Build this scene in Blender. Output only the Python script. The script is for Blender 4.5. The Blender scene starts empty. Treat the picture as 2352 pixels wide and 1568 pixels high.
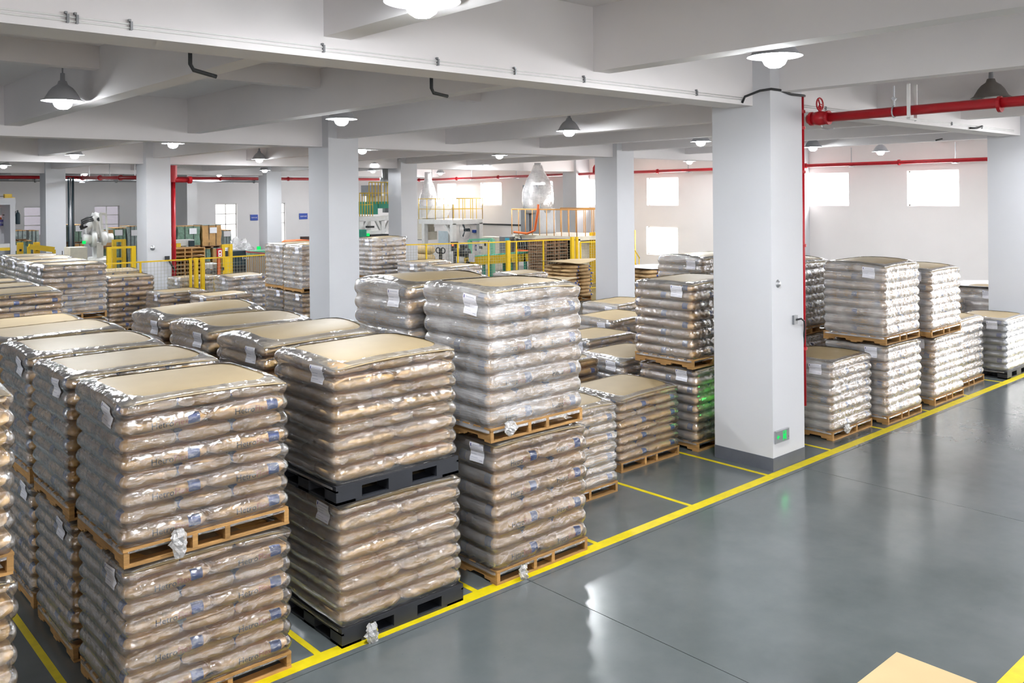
import bpy, bmesh, math, random
from mathutils import Vector, Matrix, noise
PI = math.pi
sc = bpy.context.scene
COL = sc.collection

# ------------------------------------------------------------------ camera
FPX, CY, CAMH = 2018.0, 455.0, 3.6
_y, _p, _r = math.radians(48.08), math.radians(0.097), math.radians(-0.522)
FWD = Vector((math.cos(_y)*math.cos(_p), math.sin(_y)*math.cos(_p), -math.sin(_p)))
_rt = Vector((math.sin(_y), -math.cos(_y), 0)); _up = _rt.cross(FWD)
RGT = math.cos(_r)*_rt + math.sin(_r)*_up
UPV = -math.sin(_r)*_rt + math.cos(_r)*_up
cam_d = bpy.data.cameras.new('camera'); cam = bpy.data.objects.new('camera', cam_d); COL.objects.link(cam)
m = Matrix((RGT, UPV, -FWD)).transposed().to_4x4(); m.translation = Vector((0, 0, CAMH)); cam.matrix_world = m
cam_d.sensor_width = 36.0; cam_d.lens = 36.0*FPX/2352.0
cam_d.shift_y = -(784.0-CY)/2352.0
cam_d.clip_start = 0.05; cam_d.clip_end = 300
sc.camera = cam

# ------------------------------------------------------------------ world, colour management, sampling
w = bpy.data.worlds.new('world'); sc.world = w; w.use_nodes = True
w.node_tree.nodes['Background'].inputs[0].default_value = (0.85, 0.9, 1.0, 1)
w.node_tree.nodes['Background'].inputs[1].default_value = 1.0
sc.view_settings.view_transform = 'Standard'; sc.view_settings.look = 'None'
sc.view_settings.gamma = 1; sc.view_settings.use_curve_mapping = False
sc.view_settings.exposure = 0.44
LAMP_W, WIN_E = 190.0, 14.0
cy = sc.cycles
cy.use_denoising = True; cy.denoising_prefilter = 'ACCURATE'; cy.max_bounces = 8; cy.diffuse_bounces = 4; cy.glossy_bounces = 3; cy.use_adaptive_sampling = True; cy.adaptive_threshold = 0.08; cy.adaptive_min_samples = 16
cy.transmission_bounces = 4; cy.transparent_max_bounces = 12
cy.caustics_reflective = False; cy.caustics_refractive = False
cy.sample_clamp_indirect = 25.0; cy.use_light_tree = True

def at(px, py, Y):           # point where the sight line through a photo pixel meets the vertical plane y = Y
    d = FWD*FPX + RGT*(px-1176.0) - UPV*(py-CY)
    return Vector((0, 0, CAMH)) + d*(Y/d.y)
def atx(px, py, X):
    d = FWD*FPX + RGT*(px-1176.0) - UPV*(py-CY)
    return Vector((0, 0, CAMH)) + d*(X/d.x)

# ------------------------------------------------------------------ materials
def new_mat(name):
    m = bpy.data.materials.new(name); m.use_nodes = True
    nt = m.node_tree; return m, nt, nt.nodes['Principled BSDF']
def node(nt, t, **kw):
    n = nt.nodes.new(t)
    for k, v in kw.items():
        if hasattr(n, k): setattr(n, k, v)
        else: n.inputs[k.replace('_', ' ')].default_value = v
    return n
def srgb(r, g, b):
    f = lambda c: (c/255/12.92) if c/255 <= 0.04045 else ((c/255+0.055)/1.055)**2.4
    return (f(r), f(g), f(b), 1)
def coords(nt, kind='Object', scale=(1, 1, 1)):
    tc = node(nt, 'ShaderNodeTexCoord'); mp = node(nt, 'ShaderNodeMapping')
    if kind == 'World':
        g = node(nt, 'ShaderNodeNewGeometry'); nt.links.new(g.outputs['Position'], mp.inputs[0])
    else: nt.links.new(tc.outputs[kind], mp.inputs[0])
    mp.inputs['Scale'].default_value = scale
    return mp.outputs[0]
def simple(name, col, rough=0.5, metal=0.0, var=0.06, nscale=6.0, bump=0.0, bscale=60.0, kind='Object', emit=0.0, spec=0.5):
    m, nt, b = new_mat(name)
    b.inputs['Roughness'].default_value = rough; b.inputs['Metallic'].default_value = metal
    b.inputs['Specular IOR Level'].default_value = spec
    co = coords(nt, kind)
    n = node(nt, 'ShaderNodeTexNoise', Scale=nscale, Detail=4.0); nt.links.new(co, n.inputs['Vector'])
    r = node(nt, 'ShaderNodeValToRGB'); nt.links.new(n.outputs['Fac'], r.inputs[0])
    c1 = [max(0, c*(1-var)) for c in col[:3]]+[1]; c2 = [min(1, c*(1+var)) for c in col[:3]]+[1]
    r.color_ramp.elements[0].position = 0.3; r.color_ramp.elements[1].position = 0.7
    r.color_ramp.elements[0].color = c1; r.color_ramp.elements[1].color = c2
    nt.links.new(r.outputs[0], b.inputs['Base Color'])
    if bump:
        n2 = node(nt, 'ShaderNodeTexNoise', Scale=bscale, Detail=3.0); nt.links.new(co, n2.inputs['Vector'])
        bp = node(nt, 'ShaderNodeBump', Strength=bump, Distance=0.01); nt.links.new(n2.outputs['Fac'], bp.inputs['Height'])
        nt.links.new(bp.outputs[0], b.inputs['Normal'])
    if emit:
        b.inputs['Emission Color'].default_value = col; b.inputs['Emission Strength'].default_value = emit
    return m
def emitter(name, col, s):
    m, nt, b = new_mat(name); nt.nodes.remove(b)
    e = node(nt, 'ShaderNodeEmission'); e.inputs[0].default_value = col; e.inputs[1].default_value = s
    nt.links.new(e.outputs[0], nt.nodes['Material Output'].inputs[0]); return m

M = {}
M['wall'] = simple('wall_paint', (0.80, 0.79, 0.80, 1), 0.75, var=0.02, nscale=0.8, bump=0.08, bscale=25, kind='World')
M['wall_bloom'] = simple('bloom_wall_paint', (0.88, 0.845, 0.825, 1), 0.75, var=0.02, nscale=0.8, bump=0.08, bscale=25, kind='World')  # wall paint raised and warmed; the window bloom is put into its colour
M['ceiling'] = simple('ceiling_paint', (0.81, 0.78, 0.785, 1), 0.8, var=0.03, nscale=0.6, bump=0.06, bscale=14, kind='World')
M['column'] = simple('column_paint', (0.665, 0.67, 0.70, 1), 0.6, var=0.015, nscale=1.2, bump=0.05, bscale=30, kind='World')
M['base_grey'] = simple('skirting_grey', srgb(96, 100, 110), 0.55, var=0.08)
M['yellow_line'] = simple('yellow_floor_paint', srgb(222, 200, 10), 0.45, var=0.10, nscale=9, kind='World')
M['yellow'] = simple('yellow_enamel', srgb(232, 192, 30), 0.4)
M['red'] = simple('red_enamel', srgb(178, 16, 30), 0.35, var=0.1)
M['grey_metal'] = simple('grey_metal', srgb(140, 142, 145), 0.4, 0.6)
M['galv'] = simple('galvanised_steel', srgb(190, 192, 196), 0.35, 0.8)
M['dark'] = simple('dark_steel', srgb(58, 60, 62), 0.5, 0.3)
M['black'] = simple('black_rubber', srgb(30, 31, 34), 0.5)
M['white_metal'] = simple('white_enamel', srgb(228, 228, 226), 0.4)
M['cream'] = simple('cream_machine_paint', srgb(222, 216, 200), 0.45)
M['green'] = simple('green_machine_paint', srgb(22, 140, 115), 0.4)
M['rail_tan'] = simple('faded_orange_paint', srgb(226, 168, 96), 0.5)
M['lgreen'] = simple('light_green_paint', srgb(120, 195, 160), 0.4)
M['teal'] = simple('dark_teal_paint', srgb(22, 48, 58), 0.45)
M['orange'] = simple('orange_paint', srgb(220, 105, 45), 0.45)
M['blue_sign'] = simple('blue_sign', srgb(40, 80, 180), 0.4, var=0.03)
M['navy_sign'] = simple('navy_sign', srgb(70, 66, 140), 0.4, var=0.03)
M['white'] = simple('white_print', srgb(240, 240, 240), 0.5, var=0.01)
M['paper'] = simple('white_paper', srgb(238, 236, 240), 0.6, var=0.01)
M['dkprint'] = simple('dark_print', srgb(40, 46, 52), 0.6)
M['redprint'] = simple('faded_red_print', srgb(205, 110, 80), 0.6)
M['green_film'] = simple('green_tarpaulin', srgb(112, 140, 122), 0.35, var=0.25, nscale=9, bump=0.6, bscale=16)
M['grey_film'] = simple('grey_film_wrap', srgb(150, 162, 160), 0.3, var=0.2, nscale=9, bump=0.6, bscale=16)
M['carton'] = simple('brown_carton', srgb(196, 152, 98), 0.7, var=0.08)
M['sheet'] = simple('cover_cardboard', srgb(164, 144, 108), 0.5, var=0.05, nscale=3, bump=0.05, bscale=200)
M['box'] = simple('carton_board', srgb(214, 188, 140), 0.7, var=0.03, nscale=3)
M['plastic'] = simple('black_plastic', srgb(44, 46, 52), 0.45, var=0.12, nscale=5)
M['shade'] = simple('lamp_shade_metal', srgb(176, 178, 184), 0.4, 0.2)
M['shade_off'] = simple('lamp_shade_dark', srgb(118, 112, 108), 0.6, 0.1)  # darker, rougher metal for the lamp that is off
M['reflector'] = simple('reflector_white', srgb(245, 245, 250), 0.3)
M['bulb_off'] = simple('frosted_bulb', srgb(225, 225, 225), 0.3)
M['bulb'] = emitter('lit_bulb', (0.93, 0.97, 1.0, 1), 110.0)
M['pane'] = emitter('daylight_pane', (1.0, 0.975, 0.95, 1), WIN_E)
M['pane_dim'] = simple('frosted_pane', srgb(196, 190, 200), 0.25, var=0.03, emit=0.35)
M['pane_mid'] = emitter('bright_door_pane', (1.0, 0.97, 0.95, 1), 1.6)
M['glow_green'] = emitter('green_light', (0.01, 0.72, 0.13, 1), 1.0)
M['glow_red'] = emitter('red_light', (1.0, 0.12, 0.05, 1), 2.0)
M['glow_screen'] = emitter('screen', (0.1, 0.45, 0.6, 1), 0.5)

def make_wood(name, col):
    m, nt, b = new_mat(name); b.inputs['Roughness'].default_value = 0.75
    co = coords(nt, 'World', (3, 3, 26)); oi = node(nt, 'ShaderNodeObjectInfo')
    n = node(nt, 'ShaderNodeTexNoise', Scale=2.0, Detail=5.0); nt.links.new(co, n.inputs['Vector'])
    r = node(nt, 'ShaderNodeValToRGB'); nt.links.new(n.outputs['Fac'], r.inputs[0])
    r.color_ramp.elements[0].position = 0.3; r.color_ramp.elements[1].position = 0.72
    r.color_ramp.elements[0].color = [c*0.72 for c in col[:3]]+[1]; r.color_ramp.elements[1].color = [min(1, c*1.15) for c in col[:3]]+[1]
    hs = node(nt, 'ShaderNodeHueSaturation'); nt.links.new(r.outputs[0], hs.inputs['Color'])
    mr = node(nt, 'ShaderNodeMapRange'); nt.links.new(oi.outputs['Random'], mr.inputs[0])
    mr.inputs[3].default_value = 0.75; mr.inputs[4].default_value = 1.15; nt.links.new(mr.outputs[0], hs.inputs['Value'])
    nt.links.new(hs.outputs[0], b.inputs['Base Color']); return m
M['wood'] = make_wood('pallet_wood', srgb(190, 144, 86))
M['wood_dk'] = make_wood('brown_pallet_wood', srgb(150, 112, 80))

def make_floor():
    m, nt, b = new_mat('epoxy_floor')
    L = nt.links.new
    co = coords(nt, 'World')
    n1 = node(nt, 'ShaderNodeTexNoise', Scale=0.9, Detail=6.0, Roughness=0.6); L(co, n1.inputs['Vector'])
    r = node(nt, 'ShaderNodeValToRGB'); L(n1.outputs['Fac'], r.inputs[0])
    r.color_ramp.elements[0].position = 0.3; r.color_ramp.elements[1].position = 0.75
    r.color_ramp.elements[0].color = (0.100, 0.117, 0.119, 1); r.color_ramp.elements[1].color = (0.150, 0.165, 0.168, 1)
    n2 = node(nt, 'ShaderNodeTexNoise', Scale=7.0, Detail=8.0, Roughness=0.7); L(co, n2.inputs['Vector'])
    rr = node(nt, 'ShaderNodeMapRange'); L(n2.outputs['Fac'], rr.inputs[0])
    rr.inputs[1].default_value = 0.3; rr.inputs[2].default_value = 0.7; rr.inputs[3].default_value = 0.14; rr.inputs[4].default_value = 0.26
    L(rr.outputs[0], b.inputs['Roughness'])
    n3 = node(nt, 'ShaderNodeTexNoise', Scale=38.0, Detail=2.0); L(co, n3.inputs['Vector'])   # sparse scuffs
    sc_ = node(nt, 'ShaderNodeMapRange'); L(n3.outputs['Fac'], sc_.inputs[0]); sc_.inputs[1].default_value = 0.74; sc_.inputs[2].default_value = 0.8
    mx = node(nt, 'ShaderNodeMixRGB'); L(sc_.outputs[0], mx.inputs[0]); L(r.outputs[0], mx.inputs[1]); mx.inputs[2].default_value = (0.085, 0.095, 0.096, 1)
    L(mx.outputs[0], b.inputs['Base Color'])
    n4 = node(nt, 'ShaderNodeTexNoise', Scale=1.6, Detail=3.0); L(co, n4.inputs['Vector'])
    bp = node(nt, 'ShaderNodeBump', Strength=0.045, Distance=0.02); L(n4.outputs['Fac'], bp.inputs['Height']); L(bp.outputs[0], b.inputs['Normal'])
    b.inputs['Specular IOR Level'].default_value = 0.75
    return m
M['floor'] = make_floor()
M['joint'] = simple('joint_filler', (0.015, 0.017, 0.018, 1), 0.8)

def make_sack(name, kraft, patch=None, white=False):
    m, nt, b = new_mat(name); L = nt.links.new
    b.inputs['Roughness'].default_value = 0.62
    tc = node(nt, 'ShaderNodeTexCoord'); oi = node(nt, 'ShaderNodeObjectInfo')
    n = node(nt, 'ShaderNodeTexNoise', Scale=5.0, Detail=5.0); L(tc.outputs['Object'], n.inputs['Vector'])
    r = node(nt, 'ShaderNodeValToRGB'); L(n.outputs['Fac'], r.inputs[0])
    r.color_ramp.elements[0].position = 0.3; r.color_ramp.elements[1].position = 0.7
    r.color_ramp.elements[0].color = [c*0.86 for c in kraft[:3]]+[1]; r.color_ramp.elements[1].color = [min(1, c*1.08) for c in kraft[:3]]+[1]
    hs = node(nt, 'ShaderNodeHueSaturation'); L(r.outputs[0], hs.inputs['Color'])
    mr = node(nt, 'ShaderNodeMapRange'); L(oi.outputs['Random'], mr.inputs[0]); mr.inputs[3].default_value = 0.86; mr.inputs[4].default_value = 1.1
    L(mr.outputs[0], hs.inputs['Value'])
    out = hs.outputs[0]
    if patch:
        sx = node(nt, 'ShaderNodeSeparateXYZ'); L(tc.outputs['Object'], sx.inputs[0])
        def mth(op, a, b_=None):
            k = node(nt, 'ShaderNodeMath'); k.operation = op
            for i, v in enumerate((a, b_)):
                if v is None: continue
                if isinstance(v, (int, float)): k.inputs[i].default_value = v
                else: L(v, k.inputs[i])
            return k.outputs[0]
        sg = mth('SIGN', sx.outputs['Y']); u = mth('MULTIPLY', mth('MULTIPLY', sx.outputs['X'], sg), -1.0)
        a1 = mth('MULTIPLY', mth('GREATER_THAN', u, 0.150), mth('LESS_THAN', u, 0.240))
        ay = mth('ABSOLUTE', sx.outputs['Y'])
        a2 = mth('MULTIPLY', a1, mth('GREATER_THAN', ay, 0.165))
        a3 = mth('MULTIPLY', mth('GREATER_THAN', sx.outputs['Z'], -0.028), mth('LESS_THAN', sx.outputs['Z'], 0.046))
        msk = mth('MULTIPLY', a2, a3)
        mx = node(nt, 'ShaderNodeMixRGB'); L(msk, mx.inputs[0]); L(out, mx.inputs[1]); mx.inputs[2].default_value = patch
        out = mx.outputs[0]
    L(out, b.inputs['Base Color'])
    w2 = node(nt, 'ShaderNodeTexNoise', Scale=14.0, Detail=4.0); L(tc.outputs['Object'], w2.inputs['Vector'])
    bp = node(nt, 'ShaderNodeBump', Strength=0.5, Distance=0.02); L(w2.outputs['Fac'], bp.inputs['Height']); L(bp.outputs[0], b.inputs['Normal'])
    return m
BLUE = srgb(14, 62, 138)
M['sack'] = make_sack('printed_kraft_sack', srgb(222, 172, 96), BLUE)
M['sack_plain'] = make_sack('plain_kraft_sack', srgb(232, 184, 108))
M['sack_loose'] = make_sack('loose_kraft_sack', srgb(206, 172, 124), BLUE)
M['sack_white'] = make_sack('white_woven_sack', srgb(205, 208, 216), srgb(40, 80, 175))

def make_film(name, haze_lo, haze_hi, gloss=0.10, tint=(0.93, 0.92, 0.93, 1)):
    m, nt, b = new_mat(name); nt.nodes.remove(b); L = nt.links.new
    out = nt.nodes['Material Output']
    co = coords(nt, 'Object', (1, 1, 1)); oi = node(nt, 'ShaderNodeObjectInfo')
    # fine stretch streaks run around the load, slightly diagonal
    mp = node(nt, 'ShaderNodeMapping'); tc = node(nt, 'ShaderNodeTexCoord'); L(tc.outputs['Object'], mp.inputs[0])
    mp.inputs['Scale'].default_value = (1.6, 1.6, 46); mp.inputs['Rotation'].default_value = (0.10, -0.12, 0)
    off = node(nt, 'ShaderNodeVectorMath'); off.operation = 'SCALE'; cb = node(nt, 'ShaderNodeCombineXYZ')
    for i in range(3): L(oi.outputs['Random'], cb.inputs[i])
    L(cb.outputs[0], off.inputs[0]); off.inputs['Scale'].default_value = 37.0
    ad = node(nt, 'ShaderNodeVectorMath'); ad.operation = 'ADD'; L(mp.outputs[0], ad.inputs[0]); L(off.outputs[0], ad.inputs[1])
    st = node(nt, 'ShaderNodeTexNoise', Scale=2.2, Detail=5.0, Roughness=0.65); L(ad.outputs[0], st.inputs['Vector'])
    ad2 = node(nt, 'ShaderNodeVectorMath'); ad2.operation = 'ADD'; L(co, ad2.inputs[0]); L(off.outputs[0], ad2.inputs[1])
    bl = node(nt, 'ShaderNodeTexNoise', Scale=3.0, Detail=3.0); L(ad2.outputs[0], bl.inputs['Vector'])
    mul = node(nt, 'ShaderNodeMath'); mul.operation = 'MULTIPLY'; L(st.outputs['Fac'], mul.inputs[0]); L(bl.outputs['Fac'], mul.inputs[1])
    mr = node(nt, 'ShaderNodeMapRange'); L(mul.outputs[0], mr.inputs[0])
    mr.inputs[1].default_value = 0.12; mr.inputs[2].default_value = 0.42; mr.inputs[3].default_value = haze_lo; mr.inputs[4].default_value = haze_hi
    # bump: crinkles + streaks
    dn = node(nt, 'ShaderNodeTexNoise', Scale=6.0, Detail=2.0); L(ad2.outputs[0], dn.inputs['Vector'])
    dv = node(nt, 'ShaderNodeVectorMath'); dv.operation = 'MULTIPLY_ADD'; L(dn.outputs['Color'], dv.inputs[0]); dv.inputs[1].default_value = (0.16, 0.16, 0.16); L(ad2.outputs[0], dv.inputs[2])
    dm = node(nt, 'ShaderNodeMapping'); L(dv.outputs[0], dm.inputs[0]); dm.inputs['Scale'].default_value = (1, 1, 1.7)
    cr = node(nt, 'ShaderNodeTexVoronoi', Scale=11.0); L(dm.outputs[0], cr.inputs['Vector'])
    b0 = node(nt, 'ShaderNodeBump', Strength=0.7, Distance=0.016); L(cr.outputs['Distance'], b0.inputs['Height'])
    c2 = node(nt, 'ShaderNodeTexNoise', Scale=34.0, Detail=3.0); L(ad2.outputs[0], c2.inputs['Vector'])
    gn = node(nt, 'ShaderNodeNewGeometry'); sn = node(nt, 'ShaderNodeSeparateXYZ'); L(gn.outputs['True Normal'], sn.inputs[0])
    taut = node(nt, 'ShaderNodeMapRange'); ab = node(nt, 'ShaderNodeMath'); ab.operation = 'ABSOLUTE'; L(sn.outputs['X'], ab.inputs[0]); L(ab.outputs[0], taut.inputs[0])   # the end faces are drawn tauter and carry more layers
    taut.inputs[1].default_value = 0.5; taut.inputs[2].default_value = 0.9; taut.inputs[3].default_value = 0.7; taut.inputs[4].default_value = 0.28; L(taut.outputs[0], b0.inputs['Strength'])
    ly = node(nt, 'ShaderNodeMapRange'); L(ab.outputs[0], ly.inputs[0]); ly.inputs[1].default_value = 0.5; ly.inputs[2].default_value = 0.9; ly.inputs[3].default_value = 0.0; ly.inputs[4].default_value = 0.14
    hz = node(nt, 'ShaderNodeMath'); hz.operation = 'ADD'; L(mr.outputs[0], hz.inputs[0]); L(ly.outputs[0], hz.inputs[1])
    b1 = node(nt, 'ShaderNodeBump', Strength=0.45, Distance=0.008); L(c2.outputs['Fac'], b1.inputs['Height']); L(b0.outputs[0], b1.inputs['Normal'])
    b2 = node(nt, 'ShaderNodeBump', Strength=0.35, Distance=0.006); L(st.outputs['Fac'], b2.inputs['Height']); L(b1.outputs[0], b2.inputs['Normal'])
    tr = node(nt, 'ShaderNodeBsdfTransparent'); tr.inputs[0].default_value = (0.97, 0.97, 0.975, 1)
    df = node(nt, 'ShaderNodeBsdfDiffuse'); df.inputs[0].default_value = tint; L(b1.outputs[0], df.inputs['Normal'])
    gl = node(nt, 'ShaderNodeBsdfGlossy'); gl.inputs['Roughness'].default_value = gloss; gl.inputs[0].default_value = (1, 1, 1, 1); L(b2.outputs[0], gl.inputs['Normal'])
    m1 = node(nt, 'ShaderNodeMixShader'); L(hz.outputs[0], m1.inputs[0]); L(tr.outputs[0], m1.inputs[1]); L(df.outputs[0], m1.inputs[2])
    fr = node(nt, 'ShaderNodeFresnel'); fr.inputs['IOR'].default_value = 1.6; L(b2.outputs[0], fr.inputs['Normal'])
    f2 = node(nt, 'ShaderNodeMath'); f2.operation = 'MULTIPLY_ADD'; L(fr.outputs[0], f2.inputs[0]); f2.inputs[1].default_value = 2.2; f2.inputs[2].default_value = 0.02; f2.use_clamp = True
    m2 = node(nt, 'ShaderNodeMixShader'); L(f2.outputs[0], m2.inputs[0]); L(m1.outputs[0], m2.inputs[1]); L(gl.outputs[0], m2.inputs[2])
    L(m2.outputs[0], out.inputs[0]); return m
M['film'] = make_film('clear_stretch_film', 0.0, 0.17, 0.13)
M['film_white'] = make_film('hazy_stretch_film', 0.07, 0.46, 0.15)
M['film_lip'] = make_film('film_over_board', 0.06, 0.30, 0.10)
M['film_crumple'] = make_film('crumpled_film', 0.25, 0.6, 0.12)

def make_label():
    m, nt, b = new_mat('shipping_label'); L = nt.links.new; b.inputs['Roughness'].default_value = 0.5
    uv = node(nt, 'ShaderNodeUVMap'); sx = node(nt, 'ShaderNodeSeparateXYZ'); L(uv.outputs[0], sx.inputs[0])
    def mth(op, a, b_=None):
        k = node(nt, 'ShaderNodeMath'); k.operation = op
        for i, v in enumerate((a, b_)):
            if v is None: continue
            if isinstance(v, (int, float)): k.inputs[i].default_value = v
            else: L(v, k.inputs[i])
        return k.outputs[0]
    U, V = sx.outputs[0], sx.outputs[1]
    def box(u0, u1, v0, v1):
        return mth('MULTIPLY', mth('MULTIPLY', mth('GREATER_THAN', U, u0), mth('LESS_THAN', U, u1)), mth('MULTIPLY', mth('GREATER_THAN', V, v0), mth('LESS_THAN', V, v1)))
    blue = box(0.06, 0.12, 0.78, 0.93)
    lines = mth('ADD', mth('ADD', box(0.2, 0.85, 0.86, 0.885), box(0.06, 0.9, 0.70, 0.715)), mth('ADD', box(0.06, 0.5, 0.52, 0.54), box(0.06, 0.42, 0.36, 0.375)))
    lines = mth('ADD', lines, mth('ADD', box(0.06, 0.55, 0.20, 0.215), box(0.7, 0.93, 0.10, 0.12)))
    mx = node(nt, 'ShaderNodeMixRGB'); L(lines, mx.inputs[0]); mx.inputs[1].default_value = srgb(236, 235, 242); mx.inputs[2].default_value = srgb(150, 152, 175)
    mx2 = node(nt, 'ShaderNodeMixRGB'); L(blue, mx2.inputs[0]); L(mx.outputs[0], mx2.inputs[1]); mx2.inputs[2].default_value = srgb(35, 45, 130)
    L(mx2.outputs[0], b.inputs['Base Color']); return m
M['label'] = make_label()

def make_mesh_wire():        # welded wire panel drawn as real grid elsewhere
    return simple('grey_wire', srgb(170, 168, 150), 0.5, 0.3)
M['wire'] = make_mesh_wire()

# ------------------------------------------------------------------ geometry helpers
class MB:
    def __init__(s): s.v = []; s.f = []; s.uv = None
    def add(s, vs, fs):
        o = len(s.v); s.v += [tuple(v) for v in vs]; s.f += [tuple(i+o for i in f) for f in fs]; return s
    def box(s, x0, y0, z0, x1, y1, z1):
        x0, x1 = min(x0, x1), max(x0, x1); y0, y1 = min(y0, y1), max(y0, y1); z0, z1 = min(z0, z1), max(z0, z1)
        vs = [(x, y, z) for z in (z0, z1) for y in (y0, y1) for x in (x0, x1)]
        return s.add(vs, [(0, 2, 3, 1), (4, 5, 7, 6), (0, 1, 5, 4), (2, 6, 7, 3), (0, 4, 6, 2), (1, 3, 7, 5)])
    def bar(s, a, b, w, h=None, up=(0, 0, 1)):      # rectangular bar between two points
        a, b = Vector(a), Vector(b); h = h or w; d = (b-a).normalized(); u = Vector(up)
        if abs(d.dot(u)) > 0.95: u = Vector((1, 0, 0))
        sd = d.cross(u).normalized(); u = sd.cross(d).normalized()
        vs = [p+sd*(i*w/2)+u*(j*h/2) for p in (a, b) for j in (-1, 1) for i in (-1, 1)]
        return s.add(vs, [(0, 1, 3, 2), (4, 6, 7, 5), (0, 4, 5, 1), (2, 3, 7, 6), (0, 2, 6, 4), (1, 5, 7, 3)])
    def tube(s, pts, r, n=10, cap=True):
        pts = [Vector(p) for p in pts]; rr = r if isinstance(r, (list, tuple)) else [r]*len(pts)
        o = len(s.v); ref = None
        for i, p in enumerate(pts):
            d = (pts[min(i+1, len(pts)-1)]-pts[max(i-1, 0)]).normalized()
            if ref is None: ref = Vector((0, 0, 1)) if abs(d.z) < 0.9 else Vector((1, 0, 0))
            sd = d.cross(ref).normalized(); u = sd.cross(d).normalized(); ref = u
            for k in range(n):
                t = 2*PI*k/n; s.v.append(tuple(p+sd*math.cos(t)*rr[i]+u*math.sin(t)*rr[i]))
        for i in range(len(pts)-1):
            for k in range(n):
                a = o+i*n+k; b = o+i*n+(k+1) % n; s.f.append((a, b, b+n, a+n))
        if cap:
            s.f.append(tuple(o+k for k in range(n))[::-1]); s.f.append(tuple(o+(len(pts)-1)*n+k for k in range(n)))
        return s
    def lathe(s, prof, c=(0, 0, 0), n=24, axis='z'):
        o = len(s.v)
        for r, z in prof:
            for k in range(n):
                t = 2*PI*k/n; x, y = r*math.cos(t), r*math.sin(t)
                p = (x, y, z) if axis == 'z' else ((z, x, y) if axis == 'x' else (x, z, y))
                s.v.append((c[0]+p[0], c[1]+p[1], c[2]+p[2]))
        for i in range(len(prof)-1):
            for k in range(n):
                a = o+i*n+k; b = o+i*n+(k+1) % n; s.f.append((a, b, b+n, a+n))
        return s
    def prism(s, poly, d0, d1, axis='y'):           # polygon in the other two axes pushed along axis
        n = len(poly)
        mk = {'y': lambda p, d: (p[0], d, p[1]), 'x': lambda p, d: (d, p[0], p[1]), 'z': lambda p, d: (p[0], p[1], d)}[axis]
        return s.add([mk(p, d) for d in (d0, d1) for p in poly], [tuple(range(n)), tuple(range(n, 2*n))[::-1]] + [(i, (i+1) % n, n+(i+1) % n, n+i) for i in range(n)])
    def mesh(s, name, mat, smooth=False):
        me = bpy.data.meshes.new(name); me.from_pydata(s.v, [], s.f); me.validate()
        bm = bmesh.new(); bm.from_mesh(me); bmesh.ops.recalc_face_normals(bm, faces=bm.faces); bm.to_mesh(me); bm.free()
        if smooth: me.polygons.foreach_set('use_smooth', [True]*len(me.polygons))
        me.materials.append(mat); return me
    def build(s, name, mat, parent=None, smooth=False):
        return inst(name, s.mesh(name, mat, smooth), parent)
def inst(name, me, parent=None, loc=None, rz=None, scale=None):
    o = bpy.data.objects.new(name, me); COL.objects.link(o)
    if parent is not None: o.parent = parent
    if loc is not None: o.location = loc
    if rz is not None: o.rotation_euler = (0, 0, rz)
    if scale is not None: o.scale = scale
    return o
def tag(o, label=None, cat=None, group=None, kind=None):
    if label: o['label'] = label
    if cat: o['category'] = cat
    if group: o['group'] = group
    if kind: o['kind'] = kind
    return o
def thing(name, label, cat, loc=(0, 0, 0), rz=0, group=None):
    o = bpy.data.objects.new(name, None); COL.objects.link(o); o.location = loc; o.rotation_euler = (0, 0, rz)
    o.empty_display_size = 0.2
    return tag(o, label, cat, group)
def struct(o, label=None): o['kind'] = 'structure'; (label and o.__setitem__('label', label)); return o
def smooth_by_angle(o, ang=40):
    me = o.data; me.polygons.foreach_set('use_smooth', [True]*len(me.polygons))
    bm = bmesh.new(); bm.from_mesh(me)
    for e in bm.edges:
        if len(e.link_faces) == 2 and e.calc_face_angle(0) > math.radians(ang): e.smooth = False
    bm.to_mesh(me); bm.free(); return o
def text_mesh(txt, size, mat, name='lettering', extrude=0.0):
    cu = bpy.data.curves.new('txt', 'FONT'); cu.body = txt; cu.size = size; cu.align_x = 'LEFT'; cu.extrude = extrude
    cu.resolution_u = 2
    o = bpy.data.objects.new('txt', cu); COL.objects.link(o); bpy.context.view_layer.update()
    me = bpy.data.meshes.new_from_object(o.evaluated_get(bpy.context.evaluated_depsgraph_get())); me.name = name
    bpy.data.objects.remove(o); bpy.data.curves.remove(cu); me.materials.clear(); me.materials.append(mat)
    return me
# ================================================================== THE ROOM
XW, YW, XL, YS = 31.0, 52.0, -9.0, -13.0          # right wall, rear wall, left end, near end
SLAB, XB, YB, SB = 5.65, 4.77, 4.95, 5.35         # undersides: slab, X beams, Y beams, secondary beams
# floor: a base and the poured bays with open joints between them
fl = struct(MB().box(XL, YS, -0.30, XW, YW, -0.03).build('floor', M['joint']), 'dark grey glossy epoxy floor of large poured bays')
bx, by = 4.95, 5.65
xs = [0.65+bx*i for i in range(-2, 7)]; ys = [-10.93+by*i for i in range(0, 12)]
xs = [XL]+[x for x in xs if XL < x < XW]+[XW]; ys = [YS]+[y for y in ys if YS < y < YW]+[YW]
for i in range(len(xs)-1):
    for j in range(len(ys)-1):
        g = 0.004
        MB().box(xs[i]+g, ys[j]+g, -0.03, xs[i+1]-g, ys[j+1]-g, 0.0).build('floor_bay', M['floor'], fl)
ce = struct(MB().box(XL, YS, SLAB, XW, YW, SLAB+0.2).build('ceiling', M['ceiling']), 'white concrete slab ceiling above a grid of beams')
for y in (-4.7, 6.5, 17.7, 29.1, 40.85): MB().box(XL, y, XB, XW, y+0.43, SLAB+0.01).build('beam', M['ceiling'], ce)
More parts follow.
